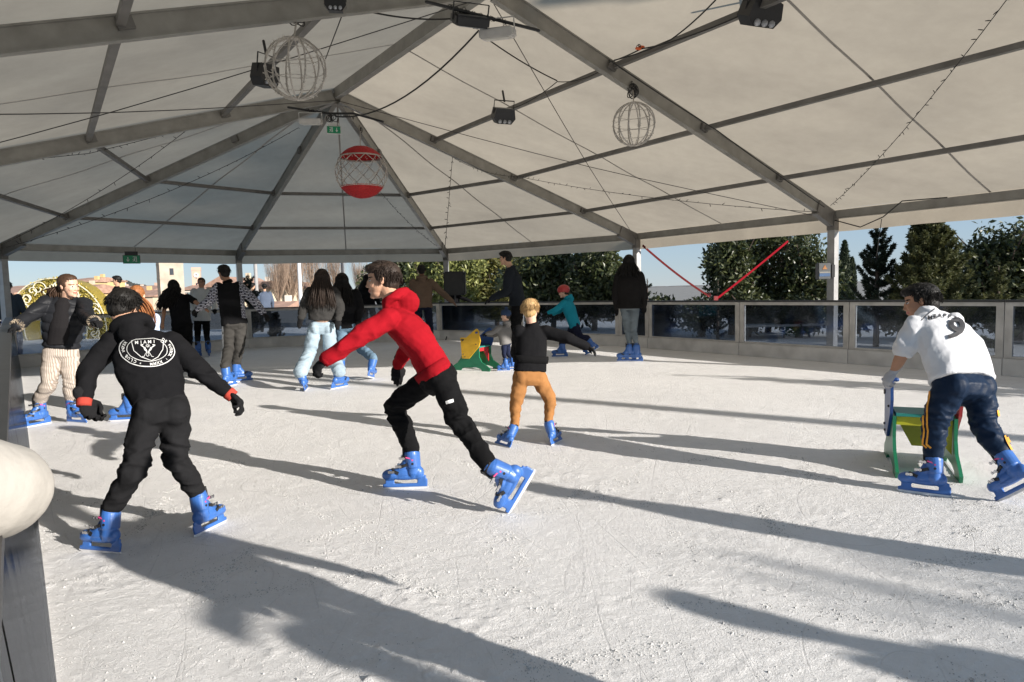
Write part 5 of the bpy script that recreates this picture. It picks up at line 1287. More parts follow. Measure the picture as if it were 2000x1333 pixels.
exitsign(257, 507, 28, 14.2, 'small dark green exit sign on the far eave at the left', flip=True)
# light strings
sb = mat('black_fairy_wire', (.012, .012, .011), .6)
BULB = []
def string(pts, label, bulbs=.12, sag=.0, w=.004, name='light_string', cat='fairy lights', grp='dark fairy light strings under the roof'):
    P = []
    for p in pts: P.append(p if isinstance(p, V) else roof(p[0], p[1], p[2] if len(p) > 2 else .22))
    Q = []
    for i in range(len(P) - 1):
        for k in range(14): t = k / 14; Q.append(P[i].lerp(P[i + 1], t) - V((0, 0, sag * 4 * t * (1 - t))))
    Q.append(P[-1]); o = empty(name, P[0], label, cat, grp)
    bm = bmesh.new(); tube(bm, Q, w, n=5, smooth=False, round_ends=False); link('wire', b2m(bm), sb, o)
    if bulbs:
        rg = random.Random(len(label)); cnt = 0; bulbs = max(bulbs, sum((Q[i + 1] - Q[i]).length for i in range(len(Q) - 1)) / 90)
        if not BULB:
            b_ = bmesh.new(); tube(b_, [V((0, 0, 0)), V((0, 0, .02)), V((0, 0, .045))], [.003, .005, .003], n=4, smooth=False, round_ends=False); BULB.append(b2m(b_)); BULB[0].materials.append(sb)
        for i in range(len(Q) - 1):
            d = Q[i + 1] - Q[i]; n = max(1, int(d.length / bulbs))
            for k in range(n):
                p = Q[i].lerp(Q[i + 1], k / n); x, z = frame_from(d); a = rg.uniform(0, 2 * pi); v_ = (x * cos(a) + z * sin(a) + d.normalized() * rg.uniform(.2, .9)).normalized()
                if cnt < 100:
                    cnt += 1; b_ = bpy.data.objects.new('bulb', BULB[0]); COL.objects.link(b_); b_.parent = o; b_.matrix_basis = Matrix.Translation(p - P[0]) @ v_.to_track_quat('Z', 'Y').to_matrix().to_4x4()
string([(2, 318, .3), (175, 300, .3), (368, 252, .22)], 'light string along the left rafter at the left edge', .1)
string([(368, 252, .25), (4, 478, .2)], 'light string slanting down from the left rafter to the left corner', .14, .1)
string([(583, 250, .35), (12, 484, .2)], 'long light string from the hub down to the left corner', .14, .15)
string([(740, 372, .3), (858, 484, .2)], 'light string below the red capped globe to the far pole', .14, .1)
string([(884, 305, .25), (869, 486, .15)], 'light string hanging almost straight above the far pole', .12, .0)
string([(1966, 0, .2), (1622, 402, .2)], 'light string rising from the right pole to the top right corner', .11, .12)
string([(888, 310, .25), (1010, 345, .25), (1600, 415, .2)], 'light string crossing the right bay towards the right pole', .13, .08)
for pts, lb, sg, w_ in (([(935, 60, .35), (655, 228, .4)], 'thick black cable sagging from the ridge bar to the hub', .28, .011),
    ([(708, 20, .2), (912, 34, .3)], 'black cable at the top sagging to the ridge bar', .05, .009), ([(672, 20, .15), (634, 120, .15)], 'black cable hanging beside the large globe', .0, .006),
    ([(1398, 0, .12), (1310, 78, .12), (1200, 118, .15)], 'black cable down to the orange plug', .02, .008), ([(1448, 30, .15), (1330, 76, .2), (1252, 96, .15), (1190, 122, .2)], 'black cable from the large spotlight to the right rafter', .01, .008),
    ([(940, 68, .3), (1088, 158, .12)], 'black cable from the ridge lamps to the middle purlin', .03, .008), ([(1190, 118, .2), (1400, 255, .24), (1610, 405, .3)], 'black cable along the right rafter', .01, .008),
    ([(1180, 135, .2), (1088, 160, .15), (990, 215, .2)], 'thin cable along the middle purlin', .05, .006)):
    string(pts, lb, 0, sg, w_, 'cable', 'cable', 'black power cables under the roof')
string([D(1628, 430, 10.9), D(1680, 444, 10.5), D(1725, 424, 10.1), D(1762, 393, 9.9), D(1850, 386, 9.4)], 'black cable looping along the right valance', 0, .0, .009, 'cable', 'cable', 'black power cables under the roof')
string([D(1722, 428, 10.1), D(1712, 500, 10.3)], 'thin wire hanging from the looped cable at the right', 0, 0, .005, 'cable', 'cable', 'black power cables under the roof')
c = roof(1250, 92, .14); o = empty('plug_connector', c, 'orange plug connector on the purlin at the upper right', 'plug'); bm = bmesh.new(); x_ = V((.8, .5, .1)).normalized(); tube(bm, [c, c + x_ * .05], .016, n=10, smooth=False); tube(bm, [c + V((0, 0, -.02)) - x_ * .05, c - x_ * .0 + V((0, 0, -.02))], .016, n=10, smooth=False); link('plug', b2m(bm), mat('orange_plastic', (.6, .1, .02), .5), o)
bm = bmesh.new(); coil(bm, c, .03, 8, 5, .005, 2); link('cable', b2m(bm), blk, o)
# loop of cable on the right valance, box on the pole
e5 = Pn[5]; c = V((e5.x, e5.y, 1.42)) + V((-.18, -.05, 0)); o = empty('electrical_box', c, 'blue and grey electrical box with orange warning triangle on the right tent pole', 'electrical box')
bm = bmesh.new(); box(bm, c, (.2, .12, .26)); bmesh.ops.bevel(bm, geom=bm.edges[:], offset=.008, segments=2, affect='EDGES'); link('casing', b2m(bm), mat('dark_grey_plastic', (.06, .065, .07), .5), o)
bm = bmesh.new(); box(bm, c + V((0, -.062, -.06)), (.17, .004, .05)); link('blue_band', b2m(bm), mat('blue_label', (.03, .08, .18), .5), o)
bm = bmesh.new(); box(bm, c + V((0, -.062, -.02)), (.17, .004, .024)); link('white_band', b2m(bm), alud, o)
bm = bmesh.new(); extr(bm, [(-.04, -.03), (.04, -.03), (0, .04)], .004, Matrix.Translation(c + V((0, -.063, .06))) @ Matrix.Rotation(pi / 2, 4, 'X')); link('warning_triangle', b2m(bm), mat('orange_label', (.3, .12, .03), .5), o)
bm = bmesh.new(); box(bm, c + V((.14, -.02, 0)), (.05, .08, .2)); link('socket_block', b2m(bm), blkm, o)
# red straps
def strap(a, b, label, col, w_, sg_):
    o = empty('strap', a, label, 'strap'); bm = bmesh.new(); nn_ = 10; prev = None
    d = (b - a); side = V((0, 0, 1)).cross(d).normalized(); nrm = side.cross(d).normalized()
    Q = [a.lerp(b, k / nn_) - V((0, 0, sg_ * 4 * (k / nn_) * (1 - k / nn_))) for k in range(nn_ + 1)]
    for k in range(nn_): beam(bm, Q[k], Q[k + 1], .012, w_)
    link('webbing', b2m(bm), col, o); bm = bmesh.new(); box(bm, b, (.07, .05, .08)); link('ratchet', b2m(bm), mat('ratchet_steel', (.3, .06, .06), .4, .5), o)
rw = cloth('red_webbing', (.22, .006, .014)); dw = cloth('dark_red_webbing', (.09, .012, .012))
strap(D(1256, 478, 14.4), D(1385, 577, 15.3), 'dark red strap sagging from the tent pole to the rail', dw, .045, .05)
strap(D(1538, 470, 12.6), D(1398, 583, 12.3), 'bright red strap rising to the right above the barrier', rw, .036, .012)
# ------------------------------------------------------------------ skating aids
GRN = mat('green_board', (.01, .16, .075), .4, var=.1, vscale=10); YLW = mat('yellow_board', (.62, .36, .015), .4, var=.1, vscale=10); BLB = mat('blue_board', (.015, .06, .22), .4, var=.1); TEAL = mat('teal_board', (.02, .20, .17), .4, var=.1); REDB = mat('red_board', (.42, .02, .025), .4); LIME = mat('lime_board', (.42, .40, .02), .4)
def aid(pos, az, label, s=1.0, c1=YLW, c2=BLB, rear=None):
    a = radians(az); f = V((cos(a), sin(a), 0)); l = V((-f.y, f.x, 0)); M = Matrix((f, V((0, 0, 1)), f.cross(V((0, 0, 1))))).transposed().to_4x4() @ Matrix.Scale(s, 4); M.translation = pos
    o = empty('skating_aid', pos, label, 'skating aid', 'animal shaped skating aids')
    basep = [(-.34, 0), (-.2, 0), (-.19, .03), (-.1, .055), (.05, .06), (.17, .03), (.19, 0), (.34, 0), (.355, .03), (.33, .075), (.25, .12), (.19, .19), (.15, .28), (.12, .36), (-.16, .36), (-.16, .22), (-.2, .14), (-.3, .08), (-.355, .04)]
    topp = [(.17, .52), (.15, .19), (.02, .19), (-.17, .38), (-.2, .47), (-.17, .63), (-.14, .66), (-.1, .64), (.06, .52)]
    for sg, c_ in ((1, c1), (-1, c2)):
        T = Matrix.Translation(l * sg * -.17 * s) @ M
        bm = bmesh.new(); extr(bm, basep, .02, T); p = link('side_panel', b2m(bm), GRN, o)
        T2 = Matrix.Translation(l * sg * -.19 * s) @ M
        bm = bmesh.new(); extr(bm, topp, .018, T2); t_ = link('head_panel', b2m(bm), c_, o)
        bm = bmesh.new()
        for q in ((.12, .26), (.09, .22), (.13, .47), (-.13, .6), (-.12, .42)): ell(bm, T2 @ V((q[0], q[1], -sg * .0)) - l * sg * .01 * s, (.01, .01, .01), n=8)
        link_sep('bolt', bm, mat('dark_bolt', (.05, .04, .03), .4, .6), t_)
        bm = bmesh.new(); T3 = T2 @ Matrix.Translation((0, 0, sg * .0)); 
        for q in range(3): box(bm, T2 @ V((.11 + q * .018, .485, 0)) - l * sg * .0095 * s, (.012 * s, .012 * s, .02 * s))
        link('eye_mark', b2m(bm), blkm, t_)
    R3 = Matrix((f, l, V((0, 0, 1)))).transposed()
    bm = bmesh.new(); box(bm, pos + V((0, 0, .37 * s)) - f * .02 * s, (.26 * s, .32 * s, .02 * s), R3); link('seat', b2m(bm), TEAL, o)
    bm = bmesh.new(); extr(bm, [(-.16, .36), (.16, .36), (.08, .2), (.04, .12), (-.04, .12), (-.16, .3)], .015, Matrix((l * s, V((0, 0, s)), f * s)).transposed().to_4x4()); me_ = b2m(bm); me_.transform(Matrix.Translation(pos + f * .1 * s)); link('front_board', me_, LIME, o)
    bm = bmesh.new(); extr(bm, [(-.155, .355), (.155, .355), (.155, .12), (.02, .30), (-.155, .30)], .015, Matrix((-l * s, V((0, 0, s)), -f * s)).transposed().to_4x4()); me_ = b2m(bm); me_.transform(Matrix.Translation(pos - f * .12 * s)); link('rear_board', me_, rear or REDB, o)
    bm = bmesh.new(); [tube(bm, [pos - f * .15 * s + V((0, 0, .6 * s)) + l * sg * .16 * s, pos - f * .15 * s + V((0, 0, .6 * s)) + l * sg * .235 * s], .014 * s, n=10, smooth=False) for sg in (1, -1)]; link_sep('handle', bm, BLB, o)
    bm = bmesh.new()
    for sg in (1, -1): box(bm, pos + l * sg * .17 * s + V((0, 0, .003)), (.6 * s, .012, .006), R3)
    link('runner', b2m(bm), BLADE, o)
    return o
p_ = G(932, 722); aid(p_, 150, 'yellow, blue and green skating aid pushed by the toddler', 1.0, BLB, YLW)
p_ = G(1797, 912); aid(p_, 66, 'skating aid with blue and red head boards held by the boy in the white shirt', 1.0, REDB, BLB, LIME)
# ------------------------------------------------------------------ loudspeaker, things behind the barrier
c = D(889, 567, 17.6); c = V((c.x, c.y, 0)); o = empty('loudspeaker', c + V((0, 0, 1.15)), 'black loudspeaker on a stand by the far tent pole', 'loudspeaker'); bm = bmesh.new(); box(bm, c + V((0, 0, 1.45)), (.56, .38, .62)); bmesh.ops.bevel(bm, geom=bm.edges[:], offset=.03, segments=2, affect='EDGES'); link('cabinet', b2m(bm), blkm, o)
bm = bmesh.new(); box(bm, c + V((0, -.192, 1.45)), (.48, .006, .54)); link('grille', b2m(bm), mat('speaker_grille', (.025, .025, .025), .7, bump=.6, bscale=200), o)
o = empty('speaker_stand', c, 'black tripod stand carrying the loudspeaker', 'stand'); bm = bmesh.new(); tube(bm, [c + V((0, 0, .1)), c + V((0, 0, 1.14))], .02, n=8); link('pole', b2m(bm), blkm, o)
for k in range(3):
    bm = bmesh.new(); a = 2 * pi * k / 3; tube(bm, [c + V((0, 0, .7)), c + V((cos(a) * .5, sin(a) * .5, .0))], .014, n=6); link('leg', b2m(bm), blkm, o)
silver = mat('silver_truss', (.5, .5, .48), .35, .8)
c0 = D(1500, 640, 16.5); c0 = V((c0.x, c0.y, 0))
for k, (dx, zz) in enumerate(((0, 0), (0, .22), (.75, 0))):
    c = c0 + V((dx * .8 - .1, dx * -.25, .42 + zz)) ; o = empty('crate', c, ['silver framed crate under the upper one behind the barrier', 'upper silver framed crate behind the barrier', 'silver framed crate standing alone right of the stack'][k], 'crate', 'silver crates behind the barrier'); bm = bmesh.new()
    for x in (-.3, .3):
        for y in (-.2, .2): box(bm, c + V((x, y, 0)), (.03, .03, .2))
    for z in (-.09, 0, .09):
        for y in (-.2, .2): box(bm, c + V((0, y, z)), (.57, .02, .02))
        for x in (-.3, .3): box(bm, c + V((x, 0, z)), (.02, .37, .02))
    link('frame', b2m(bm), silver, o)
c = D(1545, 668, 15.2); c = V((c.x, c.y, 0)); o = empty('table', c, 'low white table seen through the barrier below the crates', 'table'); bm = bmesh.new(); box(bm, c + V((0, 0, .3)), (2.4, .7, .05)); link('top', b2m(bm), boardm, o)
for x in (-1.1, 1.1):
    for y in (-.28, .28): bm = bmesh.new(); box(bm, c + V((x, y, .137)), (.05, .05, .274)); link('leg', b2m(bm), alud, o)
for k, u in enumerate((1340, 1399, 1499)):
    c = D(u, 669 + k * 3, 15.6 - k * .6); o = empty('warning_lamp', c, ['leftmost small orange lamp low behind the barrier', 'middle small orange lamp low behind the barrier', 'rightmost small orange lamp low behind the barrier'][k], 'lamp', 'orange lamps behind the barrier'); bm = bmesh.new(); ell(bm, c, (.06, .05, .045), n=12); me = b2m(bm)
    om = mat('orange_lens', (.8, .12, .01), .3); om.node_tree.nodes['Principled BSDF'].inputs['Emission Color'].default_value = (1, .2, .02, 1); om.node_tree.nodes['Principled BSDF'].inputs['Emission Strength'].default_value = .5
    link('lens', me, om, o, smooth=True); bm = bmesh.new(); box(bm, V((c.x, c.y, c.z / 2 - .02)), (.05, .05, max(.02, c.z - .05))); link('stem', b2m(bm), blkm, o)
# ------------------------------------------------------------------ plants
rgn = np.random.default_rng(5)
def leaves(name, pts, size, m_, parent=None, aspect=2.2, orient=None, jitter=.3, droop=.0):
    """many leaf-sized quads; pts (n,3), optional orientation vectors"""
    n = len(pts); d = rgn.normal(size=(n, 3)) if orient is None else orient + rgn.normal(size=(n, 3)) * jitter
    d[:, 2] -= droop; d /= np.linalg.norm(d, axis=1)[:, None]; r = rgn.normal(size=(n, 3)); s = np.cross(d, r); s /= np.linalg.norm(s, axis=1)[:, None] + 1e-9
    nn_ = np.cross(d, s); L_ = size * rgn.uniform(.7, 1.3, (n, 1)); W_ = L_ / aspect
    a = pts; b = pts + d * L_ * .5 + s * W_ * .5 + nn_ * L_ * .06; c = pts + d * L_; e = pts + d * L_ * .5 - s * W_ * .5 + nn_ * L_ * .06
    v = np.stack([a, b, c, e], 1).reshape(-1, 3); f = np.arange(n * 4).reshape(-1, 4)
    me = bpy.data.meshes.new(name); me.from_pydata(v.tolist(), [], f.tolist()); me.update(); return link(name, me, m_, parent)
def leafm(name, c1, c2, rough=.45, tr=.25):
    if name in _m: return _m[name]
    m, nt, b = nodes(name); N = nt.nodes; L = nt.links; g = N.new('ShaderNodeNewGeometry'); cr = N.new('ShaderNodeValToRGB'); cr.color_ramp.elements[0].color = (*c1, 1); cr.color_ramp.elements[1].color = (*c2, 1)
    L.new(g.outputs['Random Per Island'], cr.inputs[0]); L.new(cr.outputs[0], b.inputs['Base Color']); b.inputs['Roughness'].default_value = rough
    t = N.new('ShaderNodeBsdfTranslucent'); L.new(cr.outputs[0], t.inputs[0]); ms = N.new('ShaderNodeMixShader'); ms.inputs[0].default_value = tr; L.new(b.outputs[0], ms.inputs[1]); L.new(t.outputs[0], ms.inputs[2]); L.new(ms.outputs[0], N['Material Output'].inputs[0])
    _m[name] = m; return m
bark = mat('bark', (.07, .05, .038), .9, var=.3, vscale=12, bump=.5, bscale=30)
LAUREL = leafm('laurel_leaves', (.014, .028, .01), (.09, .10, .035), .42); OLIVE = leafm('sun_toned_leaves', (.06, .08, .02), (.30, .31, .10), .4); PINE = leafm('pine_needles', (.05, .06, .015), (.22, .20, .05), .6); FIR = leafm('fir_needles', (.035, .05, .018), (.13, .13, .045), .6); DFIR = leafm('dark_fir_needles', (.008, .016, .010), (.025, .04, .02), .6); CYP = leafm('cypress_leaves', (.012, .022, .010), (.035, .05, .02), .7)  # OLIVE, PINE and FIR carry sunlight in their brightened leaf colours
def blob_pts(n, lobes, shell=.55):
    P = []; w_ = np.array([l[1][0] * l[1][1] * l[1][2] for l in lobes]); w_ = w_ / w_.sum(); 
    for (c, r), k in zip(lobes, (w_ * n).astype(int)):
        d = rgn.normal(size=(k, 3)); d /= np.linalg.norm(d, axis=1)[:, None]; q = rgn.uniform(shell, 1, (k, 1)) ** .6
        fl = np.array([noise.noise(V(x) * 2.3 + V(c)) for x in d])[:, None]
        P.append(np.array(c) + d * np.array(r) * q * (1 + .35 * fl))
    return np.concatenate(P)
def bush(base, w_, h, dpt, n, size, m_, label, cat='tree', name='laurel_tree', group=None, trunk=.5, seed=1, aspect=2.2):
    rg = random.Random(seed); o = empty(name, base, label, cat, group); lobes = []
    nl = 12
    for k in range(nl):
        a = rg.uniform(0, 2 * pi); q = rg.uniform(.1, .75); z = rg.uniform(.22, .85) * h; k_ = sin(pi * min(1, z / h * .9 + .12)) ** .5
        lobes.append(((base.x + cos(a) * q * w_ / 2 * k_, base.y + sin(a) * q * dpt / 2 * k_, base.z + z), (w_ * rg.uniform(.17, .27), dpt * rg.uniform(.2, .3), h * rg.uniform(.13, .22))))
    lobes.append(((base.x, base.y, base.z + h * .5), (w_ * .4, dpt * .38, h * .4)))
    P = blob_pts(n, lobes, .5); P = P[P[:, 2] > base.z + .05]
    leaves('crown', P, size, m_, o, aspect)
    # twigs carrying leaf sprays beyond the outline
    bm = bmesh.new(); tube(bm, [base, base + V((.04, 0, h * .3)), base + V((-.05, .05, h * .62))], [.09 * trunk * 2, .07 * trunk * 2, .03], n=8)
    for k in range(9):
        a = rg.uniform(0, 2 * pi); z = h * rg.uniform(.15, .55); tube(bm, [base + V((0, 0, z)), base + V((cos(a) * w_ * .2, sin(a) * dpt * .2, z + h * .14)), base + V((cos(a) * w_ * .38, sin(a) * dpt * .38, z + h * .32))], [.035, .022, .008], n=5)
    link('trunk', b2m(bm), bark, o); return o
def at(u, dep, z=0): p = D(u, 600, dep); return V((p.x, p.y, z))
def hgt(u, v, dep): return D(u, v, dep).z
def conifer(base, h, w_, m_, label, seed=1, whorls=11, per=7, name='fir_tree', dens=1.0, up_=.35, nsz=.075, group=None, start=.12, power=.9):
    rg = random.Random(seed); o = empty(name, base, label, 'tree', group); bm = bmesh.new(); tube(bm, [base, base + V((0, 0, h * .5)), base + V((rg.uniform(-.03, .03), 0, h))], [.02 * h + .015, .012 * h + .01, .006], n=7)
    P, O = [], []
    for k in range(whorls):
        t = start + (1 - start) * (k / whorls) ** power; z = t * h; L_ = w_ / 2 * (1 - t) ** .85 + .06 * h * .5
        for q in range(per):
            a = 2 * pi * (q + rg.random() * .5) / per + k; l = L_ * rg.uniform(.75, 1.12); p0 = base + V((0, 0, z + rg.uniform(-.5, .5) * h * .9 / whorls)); u = up_ + .5 * t
            p1 = p0 + V((cos(a) * l * .5, sin(a) * l * .5, l * .12 * u)); p2 = p0 + V((cos(a) * l, sin(a) * l, l * (.1 + u * .6)))
            tube(bm, [p0, p1, p2], [.010, .007, .003], n=4, round_ends=False)
            C, _ = catmull([p0, p1, p2], [0] * 3, 8)
            subs = [(C[int(i_)], None) for i_ in range(3, len(C))]
            for i in range(2, len(C) - 1):
                d = (C[i + 1] - C[i]).normalized(); 
                nn_ = int(26 * dens)
                for j in range(nn_):
                    P.append(tuple(C[i].lerp(C[i + 1], rg.random()))); r = V((rg.gauss(0, 1), rg.gauss(0, 1), rg.gauss(0, 1))); O.append(tuple(r.normalized() + d * .7))
                if i % 2 == 0 and l > .25:
                    for sg in (1, -1):
                        sd_ = V((-d.y, d.x, .15)) * sg; sl = l * .34 * (1.1 - i / len(C)); e = C[i] + (sd_ + d * .8).normalized() * sl + V((0, 0, sl * .25)); tube(bm, [C[i], e], [.005, .002], n=3, round_ends=False, smooth=False); dd = (e - C[i]).normalized()
                        for j in range(int(34 * dens)): P.append(tuple(C[i].lerp(e, rg.random()))); r = V((rg.gauss(0, 1), rg.gauss(0, 1), rg.gauss(0, 1))); O.append(tuple(r.normalized() + dd * .7))
    for j in range(int(60 * dens)): P.append(tuple(base + V((0, 0, h * rg.uniform(.85, 1))))); r = V((rg.gauss(0, 1), rg.gauss(0, 1), rg.gauss(0, 1))); O.append(tuple(r.normalized() + V((0, 0, .6))))
    link('trunk', b2m(bm), bark, o); leaves('needles', np.array(P), nsz, m_, o, 3.5, np.array(O), .15); return o
# right side
bush(at(1428, 16.5), 1.45, hgt(1400, 440, 16.5), 1.8, 6500, .13, LAUREL, 'dark laurel tree at the left of the two behind the red straps', seed=3)
bush(at(1500, 17), 3.0, hgt(1500, 418, 17), 2.0, 9500, .14, LAUREL, 'tall dark laurel tree directly left of the right tent pole', seed=5)
bush(at(1575, 16.0), 1.9, hgt(1600, 452, 16.0), 1.5, 4200, .13, LAUREL, 'small laurel behind the right tent pole', seed=7)
bush(at(1955, 12.8), 1.9, hgt(1930, 418, 12.8), 2.2, 9000, .12, LAUREL, 'dark laurel tree near the right edge behind the spruces', seed=9)
bush(at(2065, 12.2), 2.4, hgt(2030, 425, 12.2), 2.0, 5000, .12, LAUREL, 'dark laurel tree cut off by the right edge', seed=11)
def column(base, h, w_, label, seed): 
    o = empty('cypress_tree', base, label, 'tree', 'cypresses'); n = 5200; z = rgn.uniform(0, 1, n); a = rgn.uniform(0, 2 * pi, n); r = w_ / 2 * (1 - z ** 5) * (.75 + .35 * z * (1 - z)) * rgn.uniform(.6, 1.08, n)
    P = np.stack([base.x + np.cos(a) * r, base.y + np.sin(a) * r, base.z + z * h], 1); leaves('crown', P, .14, CYP, o, 2.5, np.tile(np.array([[0, 0, 1.0]]), (n, 1)), .5); bm = bmesh.new(); tube(bm, [base, base + V((0, 0, h * .8))], [.1, .03], n=7); link('trunk', b2m(bm), bark, o)
column(at(1648, 34), hgt(1648, 474, 34), .62, 'narrow tall cypress just right of the right tent pole', 1); column(at(1663, 37), hgt(1663, 506, 37), .5, 'shorter cypress touching the tall one', 2)
conifer(at(1712, 12.6), hgt(1718, 452, 12.6), 1.2, DFIR, 'sparse dark spruce between the cypresses and the bushy spruce', 4, 7, 5, dens=.8, nsz=.06, power=.8, start=.25, up_=1.0)
conifer(at(1815, 11.9), hgt(1812, 418, 11.9), 1.7, FIR, 'bushy yellow green spruce behind the boy in the white shirt', 6, 13, 9, dens=1.0, nsz=.065, up_=.8)
conifer(at(1950, 11.2), hgt(1950, 520, 11.2), .5, FIR, 'small upright conifer in front of the dark laurel at the right', 8, 7, 6, dens=.6, nsz=.05)
conifer(at(1402, 15.2), hgt(1402, 548, 15.2), .4, DFIR, 'tiny conifer tip above the rail left of the red straps', 10, 5, 5, dens=.5, nsz=.05)
conifer(at(1265, 15.6), hgt(1267, 545, 15.6), .45, DFIR, 'tiny conifer tip beside the woman in the long coat', 12, 4, 5, dens=.3, nsz=.05)
# middle
bush(at(1160, 19.5), 2.1, hgt(1190, 470, 19.5), 2.4, 9500, .17, LAUREL, 'wide dark laurel left of the woman in the long coat', seed=13)
bush(at(1080, 20.5), 3.6, hgt(1090, 478, 20.5), 2.4, 9500, .17, LAUREL, 'wide dark laurel behind the child in turquoise', seed=15)
bush(at(970, 24), 4.2, hgt(960, 470, 24), 3, 9000, .26, PINE, 'yellow green pine behind the tall man', name='pine_tree', seed=17, aspect=4)
bush(at(892, 23), 2.2, hgt(890, 478, 23), 2.0, 6000, .17, OLIVE, 'sunlit leafy tree behind the loudspeaker', name='leafy_tree', seed=19)
bush(at(835, 23.5), 1.9, hgt(835, 475, 23.5), 2.0, 5000, .17, OLIVE, 'sunlit leafy tree behind the man in taupe', name='leafy_tree', seed=21)
bush(at(775, 26), 2.3, hgt(775, 480, 26), 2.2, 4500, .17, LAUREL, 'dark leafy tree above the head of the boy in red', name='leafy_tree', seed=23)
bush(at(707, 24), .55, hgt(707, 520, 24), .5, 320, .14, LAUREL, 'thin leafy shrub between the jeans girls and the boy in red', name='shrub', seed=25)
for k, (u, v, dd, lb) in enumerate(((488, 538, 17.5, 'young conifer silhouette right of the boy in the gilet'), (536, 612, 17.5, 'low young conifer behind the far rail'))):
    conifer(at(u, dd), hgt(u, v, dd), .8 - .4 * k, DFIR, lb, 20 + k, 6, 6, dens=.35, nsz=.06, up_=1.0)
# hedge row behind the right barrier, below rail height
for k, u in enumerate((1290, 1370, 1460, 1560, 1660, 1760, 1870, 1990)):
    dd = 15.6 - .5 * k; bush(at(u, dd + 1.0), 1.3, 1.0 + .1 * (k % 3), .9, 1300, .12, LAUREL, ['low shrub behind the barrier, %s' % w_ for w_ in ('by the woman in the long coat', 'left of the red straps', 'right of the red straps', 'left of the electrical box', 'right of the tent pole', 'under the sparse spruce', 'behind the boy in the white shirt', 'at the right edge')][k], 'shrub', 'shrub', 'low shrubs behind the right barrier', seed=40 + k)
# bare poplars
def bare(base, h, w_, label, seed):
    rg = random.Random(seed); o = empty('bare_tree', base, label, 'tree', 'bare poplars'); bm = bmesh.new(); tube(bm, [base, base + V((0, 0, h))], [.1, .02], n=6, smooth=False); link('trunk', b2m(bm), mat('pale_bark', (.25, .18, .13), .9, var=.3), o); bm = bmesh.new()
    for k in range(190):
        z = h * rg.uniform(.08, .95); a = rg.uniform(0, 2 * pi); l = w_ * rg.uniform(.3, .7) * (1.15 - z / h); p = base + V((0, 0, z)); q = p + V((cos(a) * l * .5, sin(a) * l * .5, l * 1.2)); e = q + V((cos(a) * l * .2, sin(a) * l * .2, l * 1.5)); tube(bm, [p, q, e], [.018, .012, .005], n=3, round_ends=False, smooth=False)
        for j in range(3): r = q.lerp(e, rg.random()); tube(bm, [r, r + V((rg.gauss(0, .3), rg.gauss(0, .3), rg.uniform(.4, 1.1)))], [.008, .004], n=3, round_ends=False, smooth=False)
    link('branches', b2m(bm), mat('pale_bark', (.25, .18, .13), .9, var=.3), o)
for k, (u, v, dd, w_) in enumerate(((558, 532, 85, 4), (583, 520, 80, 3.5), (570, 550, 78, 5), (612, 528, 82, 5), (655, 530, 88, 5), (545, 560, 75, 4), (706, 545, 95, 4))):
    bare(at(u, dd), hgt(u, v, dd), w_, ['bare poplar right of the church', 'tall bare poplar left of the white post', 'low bare poplar below the tall one', 'bare poplar left of the girl in pale jeans', 'bare poplar between the two jeans girls', 'low bare poplar at the church wall', 'bare poplar far behind the boy in red'][k], 60 + k)
# lamp posts
def post(u, v, dep, r, m_, label, arm=True):
    b = at(u, dep); h = hgt(u, v, dep) if v else 9; o = empty('lamp_post', b, label, 'lamp post'); bm = bmesh.new(); tube(bm, [b, b + V((0, 0, h))], [r, r * .8], n=10, smooth=False, round_ends=False); link('pole', b2m(bm), m_, o); bm = bmesh.new(); tube(bm, [b + V((0, 0, h)), b + V((.4, 0, h + .15)), b + V((.7, 0, h + .1))], [r * .7, r * .6, .12], n=8); link('lamp_head', b2m(bm), m_, o); bm = bmesh.new(); box(bm, b + V((0, 0, .2)), (r * 3, r * 3, .4)); link('foot', b2m(bm), m_, o)
post(503, 470, 30, .09, mat('grey_post', (.3, .29, .28), .6), 'grey lamp post in front of the church'); post(588, 460, 28, .085, mat('white_post', (.65, .65, .65), .5), 'white lamp post left of the girl in pale jeans'); post(672, 470, 32, .07, mat('dark_post', (.03, .03, .035), .6), 'dark lamp post behind the girl in mid blue jeans')
